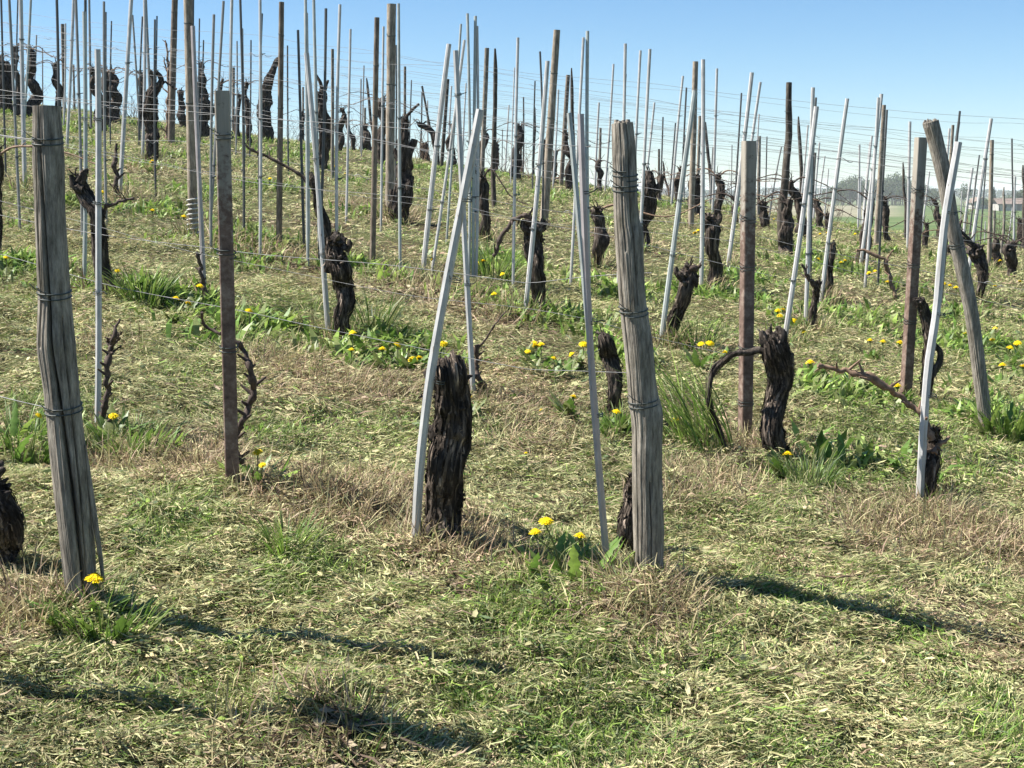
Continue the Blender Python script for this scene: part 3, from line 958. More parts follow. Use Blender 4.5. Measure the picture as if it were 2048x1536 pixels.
plab = ordinal_labels(pauto, fmt_post)
PINFO = []
POSTS = {}
for q, (tx, ty, bx, by, w0, w1, mat, shp, lab, land) in enumerate(HP):
    b, t = place(tx, ty, bx, by, 1.4 + 0.35 * random.random(), 0.5 if q > 15 else 0.85, 2.4)
    d = b[1]
    PINFO.append((q, round(float(d), 1), round(float(t[2] - b[2]), 2)))
    r0, r1 = w0 * d / F / 2, w1 * d / F / 2
    r0, r1 = min(r0, 0.09), min(r1, 0.09)
    name = 'square_post' if shp == 'square' else 'wooden_post'
    mb = MB()
    seed = q * 3.7
    ext = b - (t - b) / np.linalg.norm(t - b) * 0.15
    hero = shp in ('hero_split', 'hero_round', 'broken')
    n = 220 if hero else (40 if d < 10 else 26)
    m = 260 if hero else (20 if d < 13 else 12)
    if shp == 'square':
        n = 60
        P = np.linspace(ext, t, n)
        a0 = {3: 0.62, 4: 0.52, 5: 0.55}.get(q, 0.5)      # how the post is turned about its axis
        R = np.linspace(r1, r0, n) * 1.06

        def dsq(A, S, a0=a0, seed=seed):
            aa_ = (A + a0) % (PI / 2) - PI / 4
            sq = 1.0 / np.maximum(np.cos(aa_), 0.1)
            sq = np.minimum(sq, 1.30)                          # chipped arrises
            return sq * 0.86 * (1 + 0.03 * (fbm(np.cos(A) * 2, np.sin(A) * 2, S * 9 + seed) - 0.5) + 0.02 * (vn(A * 2, S * 40, seed) - 0.5))
        tube(mb, P, R, 48, dsq, smooth=False)
    elif shp == 'hero_split':
        # bulging old post; the outline follows a swelling at mid-height
        pts = []
        for (cx, cy, ww) in [(93, 212, 52), (97, 330, 60), (102, 470, 60), (109, 600, 64), (112, 690, 76), (123, 780, 70), (136, 900, 72), (146, 1000, 73), (155, 1100, 69), (164, 1205, 62), (172, 1290, 60)]:
            p = at(cx, cy, d)
            pts.append((*p, ww * d / F / 2))
        S_ = spline(pts[::-1], n)
        P, R = S_[:, :3], S_[:, 3]

        def dh(A, S):
            z = S / 1.25
            ang = lambda a, w: np.exp(-(((A - a + PI) % (2 * PI) - PI) / w) ** 2)
            # angles: PI/2*3 faces the camera here (checked by render)
            c0 = FRONT + np.interp(z, [0, 0.12, 0.5, 0.75, 1.0], [0.62, 0.5, 0.12, -0.12, -0.42]) + 0.04 * np.sin(z * 9)
            crack = 0.75 * ang(c0, 0.06 + 0.13 * np.clip(0.65 - z, 0, 1)) * np.clip((0.98 - z) * 6, 0.3, 1)
            crack2 = 0.34 * ang(FRONT - 0.62 + 0.07 * np.sin(z * 7), 0.05) * (z > 0.55)
            crack3 = 0.20 * ang(FRONT + 0.75, 0.05) * (z < 0.6)
            A2 = A + 0.10 * np.sin(S * 5.0) + 0.25 * (vn(S * 3.0, 1.0) - 0.5)
            strand = 0.06 * (np.abs(2 * vn(np.cos(A2) * 7, np.sin(A2) * 7, S * 4.5) - 1) - 0.5) + 0.05 * (vn(np.cos(A2) * 18, np.sin(A2) * 18, S * 9) - 0.5)
            return 1 + strand - crack - crack2 - crack3 + 0.06 * (fbm(np.cos(A) * 1.3, np.sin(A) * 1.3, S * 4) - 0.5)
        FRONT = 0.0
        T_f, N_f, B_f = frames(P)
        v = np.array([0, -1.0, 0])
        FRONT = math.atan2(v.dot(B_f[n // 2]), v.dot(N_f[n // 2]))
        RIGHT = math.atan2(np.array([1.0, 0, 0]).dot(B_f[n // 2]), np.array([1.0, 0, 0]).dot(N_f[n // 2]))
        if ((RIGHT - FRONT + PI) % (2 * PI) - PI) < 0:
            sgn = -1
        else:
            sgn = 1
        F0 = FRONT
        tube(mb, P, R, m, (lambda A, S: dh(F0 + sgn * (A - F0), S)))
        # splinter standing off the foot
        sp_ = [(170, 890, 6), (180, 970, 11), (190, 1040, 12), (200, 1105, 10), (206, 1160, 6)]
        S2 = spline([(*at(cx, cy, d - 0.004), ww * d / F / 2) for cx, cy, ww in sp_], 24)
        tube(mb, S2[:, :3], S2[:, 3], 10, lambda A, S: 1 + 0.3 * (vn(np.cos(A) * 3, np.sin(A) * 3, S * 20) - .5))
    elif shp == 'hero_round':
        pts = []
        for (cx, cy, ww) in [(1245, 246, 42), (1248, 290, 46), (1250, 350, 48), (1253, 440, 50), (1258, 480, 56), (1265, 600, 54), (1276, 690, 58), (1285, 790, 58), (1293, 850, 60), (1294, 960, 60), (1297, 1060, 62), (1297, 1165, 60), (1300, 1240, 60)]:
            p = at(cx, cy, d)
            pts.append((*p, ww * d / F / 2))
        S_ = spline(pts[::-1], n)
        P, R = S_[:, :3], S_[:, 3]
        T_f, N_f, B_f = frames(P)
        v = np.array([0, -1.0, 0])
        F1 = math.atan2(v.dot(B_f[n // 2]), v.dot(N_f[n // 2]))
        rt = np.array([1.0, 0, 0])
        R1 = math.atan2(rt.dot(B_f[n // 2]), rt.dot(N_f[n // 2]))
        sg1 = 1 if ((R1 - F1 + PI) % (2 * PI) - PI) > 0 else -1

        def dr(A, S):
            A = F1 + sg1 * (A - F1)
            z = S / 1.35
            ang = lambda a, w: np.exp(-(((A - a + PI) % (2 * PI) - PI) / w) ** 2)
            crack = 0.17 * ang(F1 - 0.9 + 0.04 * np.sin(z * 8), 0.035) + 0.22 * ang(F1 + 0.1, 0.035) * (z < 0.28) + 0.16 * ang(F1 + 0.35 - 0.1 * z, 0.05) * (z > 0.62) + 0.14 * ang(F1 - 0.35, 0.05) * (z > 0.72)
            A2 = A + 0.12 * np.sin(S * 4.0 + 1) + 0.3 * (vn(S * 3.0, 7.0) - 0.5)
            strand = 0.045 * (np.abs(2 * vn(np.cos(A2) * 6, np.sin(A2) * 6, S * 4.0 + 5) - 1) - 0.5) + 0.04 * (vn(np.cos(A2) * 17, np.sin(A2) * 17, S * 9) - 0.5) + 0.12 * (fbm(np.cos(A) * 1.3, np.sin(A) * 1.3, S * 5 + 3) - 0.5) + 0.16 * np.exp(-((S - 0.555) / 0.05) ** 2) * np.exp(-(((A - R1 + PI) % (2 * PI) - PI) / 0.5) ** 2) + 0.14 * np.exp(-((S - 1.03) / 0.04) ** 2) * np.exp(-(((A - R1 + PI) % (2 * PI) - PI) / 0.5) ** 2)
            top = 0.10 * (vn(np.cos(A) * 4, np.sin(A) * 4, 2.0) - 0.6) * (z > 0.9)
            return 1 + strand - crack + top
        tube(mb, P, R, m, dr)
        # worn crown: lumps of rotten wood
        for kk in range(9):
            a_ = kk * 0.7
            c = P[-1] + np.array([math.cos(a_), math.sin(a_), 0]) * R[-1] * 0.6 - [0, 0, 0.01]
            tube(mb, np.array([c, c + [0, 0, 0.010 + 0.010 * rng.random()]]), [R[-1] * 0.34, R[-1] * 0.2], 7)
    elif shp == 'broken':
        pts = [(*at(cx, cy, d), ww * d / F / 2) for cx, cy, ww in [(1990, 940, 26), (1976, 872, 26), (1962, 770, 27), (1945, 640, 28), (1925, 540, 28), (1905, 450, 28), (1888, 350, 30), (1872, 285, 31), (1861, 244, 32)]]
        S_ = spline(pts, n)
        P, R = S_[:, :3], S_[:, 3]
        tube(mb, P, R, m, lambda A, S: 1 + 0.09 * (np.abs(2 * vn(np.cos(A) * 5, np.sin(A) * 5, S * 2.4 + 9) - 1) - 0.5) + 0.05 * (vn(np.cos(A) * 16, np.sin(A) * 16, S * 6) - 0.5)
             + 0.12 * np.exp(-((S - 0.88) / 0.03) ** 2) * np.exp(-((A - 4.4) / 0.5) ** 2))
        ax = (P[-1] - P[-6]) / np.linalg.norm(P[-1] - P[-6])
        for kk in range(11):                                # jagged splinters at the break
            a_ = kk * 0.571
            c = P[-1] + (np.array([1.0, 0, 0.17]) * math.cos(a_) + np.array([0, 1.0, 0]) * math.sin(a_)) * R[-1] * 0.72 - ax * 0.02
            hgt = 0.018 + 0.026 * rng.random() * (1.4 if math.cos(a_) < 0 else 0.6)
            tube(mb, np.array([c, c + ax * hgt * 0.6, c + ax * hgt + [0.003 * rng.standard_normal(), 0, 0]]), [R[-1] * 0.3, R[-1] * 0.24, R[-1] * 0.05], 6)
    else:
        s = np.linspace(0, 1, n)[:, None]
        P = ext + (t - ext) * s
        R = np.linspace(r1, r0, n)
        amp = 0.10
        if shp == 'rough':
            P = P + (np.stack([vn(s[:, 0] * 4, seed), vn(s[:, 0] * 4, seed + 9), 0.5 + 0 * s[:, 0]], -1) - 0.5) * r1 * 2.2 * np.sin(s * PI)
            amp = 0.5
            R = R * (1 - 0.55 * np.clip(s[:, 0] - 0.9, 0, 1) * 10 * (q != 13))
        tube(mb, P, R, m, lambda A, S, seed=seed, amp=amp: 1 + amp * (fbm(np.cos(A) * 1.5, np.sin(A) * 1.5, S * 7 + seed) - 0.5) + 0.10 * (vn(np.cos(A) * 5, np.sin(A) * 5, S * 3 + seed) - 0.5))
    o = obj(name, mb, M[mat], b)
    tag(o, lab or plab[q], 'post', 'posts of the vine rows')
    POSTS[land or q] = (o, b, t, r0)
    # wound wires
    fr = {0: [0.925, 0.635, 0.40], 1: [0.885, 0.855, 0.60, 0.405], 2: [0.60], 3: [0.895, 0.60, 0.36], 4: [0.745, 0.585, 0.31, 0.13], 5: [0.80, 0.52, 0.30]}.get(q)
    if fr is None:
        fr = [0.5 + 0.12 * rng.random(), 0.78 + 0.1 * rng.random()] if d < 14 else [0.75 + 0.15 * rng.random()]
    for f in fr:
        if hero:
            idx = int(np.argmin(np.abs(P[:, 2] - (b[2] + (t[2] - b[2]) * f))))
            c, ax, rad = P[idx], P[min(idx + 3, n - 1)] - P[idx - 3], R[idx] * 1.05
        else:
            c, ax, rad = b + (t - b) * f, t - b, (r1 + (r0 - r1) * f) * (1.22 if shp == 'square' else 1.05)
        tm = MB()
        ring(tm, c, ax, rad, 0.0016 if d < 8 else 0.0028, 2 if d < 8 else 1, 0.006)
        if d < 8:
            e = c + np.array([-0.2, -0.95, 0]) * rad
            tube(tm, np.array([e, e + [-0.02, -0.01, 0.010], e + [-0.034, -0.004, 0.022]]), 0.0013, 4)
        obj('wire_tie', tm, M['tie'], b, o)

# a post just out of the picture on the uphill side: its shadow lies across the bottom of the view
bx_, by_ = -1.33, 2.93
b = np.array([bx_, by_, float(terrain(bx_, by_))])
mb = MB()
P = np.linspace(b - [0, 0, 0.12], b + [-0.03, 0, 1.42], 40)
tube(mb, P, np.linspace(0.024, 0.022, 40), 20, lambda A, S: 1 + 0.14 * (fbm(np.cos(A) * 1.5, np.sin(A) * 1.5, S * 7) - 0.5))
for kk in range(14):
    c = P[-1 - rng.integers(0, 6)] + rng.standard_normal(3) * 0.025
    tube(mb, np.array([c, c + rng.standard_normal(3) * 0.05 + [0, 0, .02]]), [0.022, 0.012], 6)
o = tag(obj('wooden_post', mb, M['wood_grey'], b), 'post just outside the view whose shadow crosses the mown grass', 'post', 'posts of the vine rows')


# ------------------------------------------------------------------ vines
def bark_tube(mb, pts, n, m, seed, strips=0, rough=1.0):
    S_ = spline(pts, n)
    P, R = S_[:, :3], np.maximum(S_[:, 3], 0.003)
    qq = np.linspace(0, 1, n) * max(2.0, float(np.linalg.norm(np.diff(P, axis=0), axis=1).sum()) / (float(R.mean()) * 3.0))
    P = P + (np.stack([vn(qq, seed), vn(qq, seed + 4.4), vn(qq, seed + 8.8)], -1) - 0.5) * (R * 0.75)[:, None] * np.array([1, 1, 0.4])

    def dd(A, S):
        c, s = np.cos(A), np.sin(A)
        r_ = float(R.mean())
        lump = fbm(c * 1.2 + seed, s * 1.2, S * 9 + seed) - 0.5
        knot = vn(c * 2.2 + seed, s * 2.2, S * 26) - 0.5
        strand = np.abs(2 * vn(c * 4.5 + seed, s * 4.5, S * 5 + 2 * c) - 1) - 0.5
        fine = vn(c * 11, s * 11, S * 14 + seed) - 0.5
        return 1 + rough * (0.55 * lump + 0.22 * knot + 0.28 * strand + 0.16 * fine)
    V = tube(mb, P, R, m, dd)
    if strips:
        for _ in range(strips):
            i0 = rng.integers(1, n - 6)
            ln = int(min(rng.integers(5, 16) * n / 60 + 3, n - i0 - 1))
            j = rng.integers(0, m)
            dj = rng.choice([-1, 0, 0, 1])
            idx = np.arange(i0, i0 + ln)
            jj = (j + (np.arange(ln) * dj) // 4) % m
            base = V[idx, jj]
            nrm = base - P[idx]
            nrm /= np.linalg.norm(nrm, axis=1)[:, None] + 1e-9
            k = np.linspace(0, 1, ln)
            lift = (0.0015 + (0.020 * rng.random() ** 2.5) * (k ** 2 if rng.random() < .5 else (1 - k) ** 2))[:, None]
            q = base + nrm * lift
            tg = np.gradient(q, axis=0)
            sd = np.cross(tg, nrm)
            sd /= np.linalg.norm(sd, axis=1)[:, None] + 1e-9
            wd = (0.003 + 0.006 * rng.random()) * np.sin(np.clip(k * 0.9 + 0.1, 0, 1) * PI * 0.95 + 0.08)
            cc = 0.5 + 2.2 * rng.random() ** 3
            ribbon(mb, q, sd, np.abs(wd) + 0.0012, (cc, cc * 0.97, cc * 0.93))
    return P, R, V


def cane(mb, pts, m=6, seed=0, knots=True):
    S_ = spline(pts, max(10, len(pts) * 7))
    P, R = S_[:, :3], S_[:, 3]
    rad = float(R.mean())
    P = P + (np.stack([vn(np.arange(len(P)) * 0.35, seed), vn(np.arange(len(P)) * 0.35, seed + 5), vn(np.arange(len(P)) * 0.35, seed + 9)], -1) - 0.5) * rad * 1.6
    Rk = R * (1 + (0.45 * (vn(np.arange(len(P)) * 0.5, seed + 3) > 0.72) if knots else 0))
    tube(mb, P, Rk, m, col=None)
    return P, R


def spurs(mb, c, up, n, L, r, sd):
    """short pruned stubs on a vine head"""
    for kk in range(n):
        d_ = up + sd * rng.standard_normal(3)
        d_ /= np.linalg.norm(d_)
        s0 = c + rng.standard_normal(3) * r * 0.9
        e = s0 + d_ * L * (0.4 + 0.9 * rng.random())
        mid = (s0 + e) / 2 + rng.standard_normal(3) * L * 0.1
        tube(mb, spline([(*s0, r), (*mid, r * 0.75), (*e, r * 0.55)], 6)[:, :3], np.linspace(r, r * 0.5, 6), 6)


# each: label, base px, [(x, y, width px)] foot to head, canes [[(x, y, w)..]], detail
VINES = [
    ('ragged black vine stump with shredding bark in front of the white stakes', [(880, 1092, 78), (880, 1045, 74), (882, 985, 72), (888, 930, 80), (899, 865, 86), (901, 800, 74), (897, 755, 68), (895, 738, 56)], [], 3),
    ('thick gnarled vine, one arm arching behind the pale topped square post', [(1553, 918, 46), (1539, 868, 44), (1548, 805, 46), (1558, 748, 60), (1550, 705, 54), (1546, 672, 38)],
     [[(1545, 706, 26), (1522, 700, 15), (1494, 705, 13), (1468, 708, 12), (1446, 724, 13), (1428, 742, 12), (1417, 776, 12), (1420, 815, 10), (1436, 850, 9), (1450, 892, 8)]], 3),
    ('bulging vine trunk cut off by the uphill edge beside the cracked grey post', [(-2, 1150, 50), (-2, 1090, 70), (-4, 1040, 84), (-14, 990, 76), (-24, 945, 60)], [], 3),
    ('crooked twisted vine behind a white stake, its old trunk trailing upward behind', [(684, 682, 32), (683, 640, 32), (692, 605, 33), (694, 575, 36), (682, 545, 42), (672, 520, 44), (676, 490, 40), (678, 474, 30)], [], 3),
    ('black hooded vine behind the white stake that leans past the tilted tan post', [(1070, 632, 16), (1073, 590, 26), (1072, 550, 32), (1069, 510, 40), (1066, 475, 40), (1064, 448, 32)],
     [[(1060, 440, 9), (1040, 432, 8), (1018, 450, 8), (1000, 480, 8), (988, 512, 7)]], 2),
    ('hunched black vine behind the greenish and white stakes by the cracked post', [(216, 596, 32), (210, 550, 32), (203, 490, 32), (190, 430, 30), (172, 390, 32), (152, 352, 22)],
     [[(204, 432, 8), (214, 414, 7), (235, 404, 6), (268, 396, 5)]], 2),
    ('vine with hanging roots and tall grass in front, beside a leaning greenish stake', [(1338, 690, 24), (1346, 650, 26), (1358, 610, 30), (1368, 575, 36), (1374, 548, 40), (1378, 534, 28)],
     [[(1376, 540, 9), (1392, 534, 7), (1404, 528, 5)]], 2),
    ('hooked black vine with a flat head beside an upright white stake', [(1424, 588, 24), (1432, 550, 27), (1432, 510, 27), (1424, 475, 32), (1420, 445, 36), (1418, 434, 28)], [], 2),
    ('short black vine partly hidden behind the pair of bound stakes', [(1228, 838, 28), (1226, 790, 30), (1224, 745, 36), (1217, 708, 38), (1210, 684, 30), (1204, 668, 18)], [], 2),
    ('black vine standing in shade behind the pair of bound stakes, farther up the slope', [(1196, 540, 16), (1199, 500, 24), (1197, 465, 26), (1195, 438, 24), (1196, 418, 18)], [], 1),
    ('hollow shaggy vine pressed against the tall tan post', [(803, 448, 34), (800, 415, 42), (802, 380, 40), (806, 345, 34), (810, 310, 30), (808, 270, 20), (808, 238, 16)],
     [[(815, 322, 15), (822, 298, 15), (827, 278, 13)], [(812, 240, 8), (820, 225, 6), (838, 208, 5)]], 2),
    ('cut dark stump tucked behind the thick mossy topped post', [(1262, 1128, 34), (1258, 1080, 36), (1256, 1030, 40), (1264, 985, 34), (1272, 950, 20)], [], 3),
    ('thin dark vine beside a leaning white stake above the dandelions', [(1650, 602, 18), (1656, 565, 17), (1661, 525, 13), (1667, 485, 9)], [], 2),
    ('small forked vine at the foot of a white stake near the thick gnarled vine', [(1624, 668, 16), (1625, 630, 15), (1631, 595, 13), (1638, 562, 12)], [[(1634, 575, 8), (1620, 560, 7), (1610, 540, 6), (1604, 530, 5)]], 2),
    ('vine with a hole through its trunk behind the reddish square post', [(1852, 806, 24), (1853, 760, 24), (1858, 710, 22), (1856, 660, 22), (1846, 620, 22), (1840, 600, 18)], [[(1858, 752, 16), (1874, 735, 14), (1880, 708, 12), (1868, 690, 12), (1856, 680, 12)]], 2),
    ('slim vine against the bright leaning stake, with a long knotted pale cane', [(1856, 1012, 26), (1858, 965, 28), (1862, 915, 26), (1866, 880, 20), (1868, 858, 14)],
     [[(1866, 880, 14), (1845, 832, 11), (1800, 795, 11), (1772, 772, 12), (1730, 752, 13), (1690, 742, 10), (1655, 736, 9), (1632, 730, 8)], [(1868, 905, 13), (1880, 890, 9), (1897, 876, 6)]], 3),
    ('club shaped vine below a tangle of canes past the broken topped post', [(1958, 604, 16), (1962, 570, 18), (1966, 540, 22), (1958, 515, 30), (1950, 498, 34)],
     [[(1950, 495, 8), (1930, 470, 6), (1908, 452, 6), (1896, 420, 5)], [(1955, 492, 7), (1935, 484, 6), (1915, 465, 5), (1925, 440, 4)], [(1950, 490, 8), (1925, 478, 7), (1905, 470, 5)]], 2),
    ('dark vine between a leaning white stake and a bundle of white stakes', [(1726, 536, 20), (1730, 500, 24), (1734, 460, 22), (1738, 425, 18), (1742, 395, 14)], [], 1),
    ('lumpy black vine beyond the bundled tan post', [(1776, 488, 14), (1772, 450, 14), (1770, 420, 16), (1768, 398, 16)], [], 1),
    ('forked black vine just behind the thick mossy topped post', [(1288, 502, 24), (1288, 450, 26), (1294, 405, 28), (1298, 372, 26), (1298, 342, 18)], [[(1302, 390, 16), (1318, 372, 14), (1326, 350, 10)]], 2),
    ('drooping black vine between two white stakes behind the ragged stump', [(974, 484, 18), (969, 450, 22), (967, 415, 22), (965, 380, 20), (966, 355, 14)], [], 1),
    ('forked vine with two raised black arms growing out of a lush green clump', [(300, 326, 24), (303, 280, 26), (306, 235, 27), (306, 195, 28), (312, 175, 22)],
     [[(300, 190, 12), (306, 165, 10), (302, 140, 8)], [(312, 180, 14), (322, 160, 12), (310, 142, 8)], [(322, 165, 5), (335, 166, 4), (352, 178, 3.5)]], 2),
    ('vine whose thick arm crooks up against the sky in front of a brown post', [(534, 285, 30), (532, 245, 28), (530, 205, 26), (534, 172, 22), (545, 145, 15), (553, 125, 12), (563, 112, 9)], [], 2),
    ('old trunk with a mossy middle behind the pair of crossed white stakes', [(644, 342, 22), (645, 300, 24), (650, 255, 28), (646, 215, 22), (642, 185, 20)], [[(645, 185, 9), (640, 165, 7), (632, 150, 5)], [(646, 185, 8), (652, 172, 6), (657, 160, 4)]], 2),
]
FARV = [
    [(68, 212, 26), (68, 175, 24), (67, 140, 20), (64, 112, 16), (60, 98, 12)], [(36, 206, 14), (36, 160, 14), (30, 120, 12), (30, 92, 12)], [(118, 208, 14), (119, 180, 15), (114, 150, 13), (112, 125, 11)],
    [(2, 212, 24), (4, 165, 24), (2, 130, 20), (0, 116, 14)], [(20, 192, 10), (18, 150, 12), (14, 124, 9)], [(228, 216, 24), (226, 180, 24), (222, 152, 20), (224, 140, 14)], [(212, 214, 12), (210, 180, 14), (212, 150, 14), (206, 138, 10)],
    [(208, 262, 16), (200, 225, 18), (194, 185, 16), (190, 150, 14), (186, 138, 10)], [(405, 238, 28), (406, 205, 28), (404, 175, 20), (402, 145, 12), (400, 126, 8)], [(368, 250, 20), (366, 215, 18), (362, 182, 14)],
    [(284, 238, 14), (281, 195, 16), (282, 160, 14), (280, 145, 10)], [(500, 290, 14), (498, 255, 14), (494, 210, 12), (493, 165, 8)], [(474, 245, 12), (477, 215, 10), (477, 188, 8)], [(602, 285, 10), (603, 250, 11), (604, 225, 9)],
    [(680, 298, 14), (682, 270, 14), (686, 240, 12), (684, 218, 9)], [(706, 296, 8), (700, 268, 9), (692, 240, 8)], [(764, 304, 20), (762, 265, 20), (764, 225, 18), (766, 198, 14)], [(735, 292, 18), (733, 270, 16), (732, 252, 12)],
    [(852, 318, 16), (850, 300, 16), (848, 288, 12)], [(874, 300, 10), (868, 272, 14), (852, 254, 12), (836, 246, 9)], [(905, 330, 18), (903, 300, 16), (904, 270, 12), (906, 250, 9)], [(962, 335, 20), (965, 300, 20), (972, 275, 16), (970, 262, 10)],
    [(990, 342, 16), (991, 312, 16), (992, 288, 12)], [(1036, 362, 18), (1036, 322, 22), (1038, 285, 18), (1034, 250, 12)], [(1108, 362, 14), (1108, 325, 13), (1112, 302, 10)], [(1140, 382, 14), (1138, 340, 16), (1134, 300, 16), (1134, 268, 10)],
    [(1092, 360, 10), (1090, 320, 10), (1088, 280, 8)], [(1199, 384, 12), (1200, 350, 12), (1198, 322, 9)], [(1356, 416, 16), (1356, 380, 18), (1360, 350, 16), (1360, 336, 10)], [(1390, 434, 24), (1390, 400, 26), (1386, 372, 24), (1392, 352, 16)],
    [(1438, 440, 18), (1438, 400, 18), (1442, 372, 18), (1438, 350, 12)], [(1470, 446, 16), (1468, 415, 14), (1466, 395, 10)], [(1530, 460, 22), (1528, 430, 20), (1526, 405, 14)], [(1572, 512, 30), (1572, 470, 30), (1576, 430, 24), (1578, 400, 18)],
    [(1606, 478, 24), (1602, 440, 22), (1594, 395, 20), (1584, 362, 12)], [(1640, 462, 18), (1636, 430, 16), (1632, 400, 12)], [(1660, 470, 16), (1656, 445, 14), (1652, 430, 10)], [(1850, 500, 14), (1850, 470, 14), (1852, 446, 10)],
    [(1880, 470, 16), (1872, 430, 14), (1868, 400, 10)], [(1912, 520, 30), (1910, 490, 28), (1912, 470, 20)], [(1990, 540, 20), (1990, 505, 18), (1990, 480, 12)], [(2026, 556, 24), (2026, 515, 28), (2026, 485, 20)], [(2046, 500, 20), (2044, 465, 18), (2042, 440, 12)],
    [(-4, 516, 20), (-3, 450, 24), (-4, 380, 22), (-6, 300, 16)], [(14, 205, 10), (12, 170, 10), (10, 145, 8)], [(440, 190, 8), (442, 170, 8), (446, 158, 5)], [(1318, 404, 18), (1318, 380, 18), (1320, 352, 12)],
]


HORNS = {880: [[(884, 770, 32), (864, 748, 26), (851, 752, 15)], [(880, 752, 30), (882, 730, 20), (876, 716, 9)], [(906, 756, 36), (914, 730, 26), (915, 710, 9)], [(905, 850, 40), (930, 838, 26), (938, 834, 10)], [(872, 870, 30), (856, 858, 20), (850, 850, 10)]],
         1553: [[(1545, 696, 30), (1530, 682, 20), (1523, 662, 10)], [(1556, 690, 34), (1561, 668, 22), (1556, 652, 9)], [(1562, 720, 30), (1578, 712, 18), (1582, 708, 8)], [(1545, 830, 26), (1530, 822, 16), (1526, 818, 8)]],
         684: [[(672, 520, 26), (656, 530, 20), (652, 545, 12)], [(690, 500, 24), (698, 490, 14), (700, 478, 6)], [(668, 495, 20), (660, 486, 12), (656, 474, 6)]],
         216: [[(168, 380, 22), (150, 372, 16), (140, 350, 10)], [(160, 365, 20), (170, 345, 14), (176, 338, 7)]],
         1070: [[(1060, 462, 20), (1050, 452, 14), (1046, 440, 8)], [(1074, 462, 22), (1084, 450, 14), (1086, 436, 7)]],
         1424: [[(1414, 446, 18), (1404, 440, 12), (1402, 430, 6)], [(1428, 446, 18), (1438, 438, 12), (1440, 428, 6)]],
         1338: [[(1366, 552, 20), (1354, 545, 13), (1350, 534, 7)], [(1380, 552, 18), (1390, 560, 12), (1394, 575, 6)]],
         803: [[(800, 400, 24), (786, 390, 14), (783, 378, 7)], [(812, 370, 22), (822, 362, 14), (826, 352, 7)], [(800, 320, 16), (792, 306, 10), (790, 296, 5)]]}


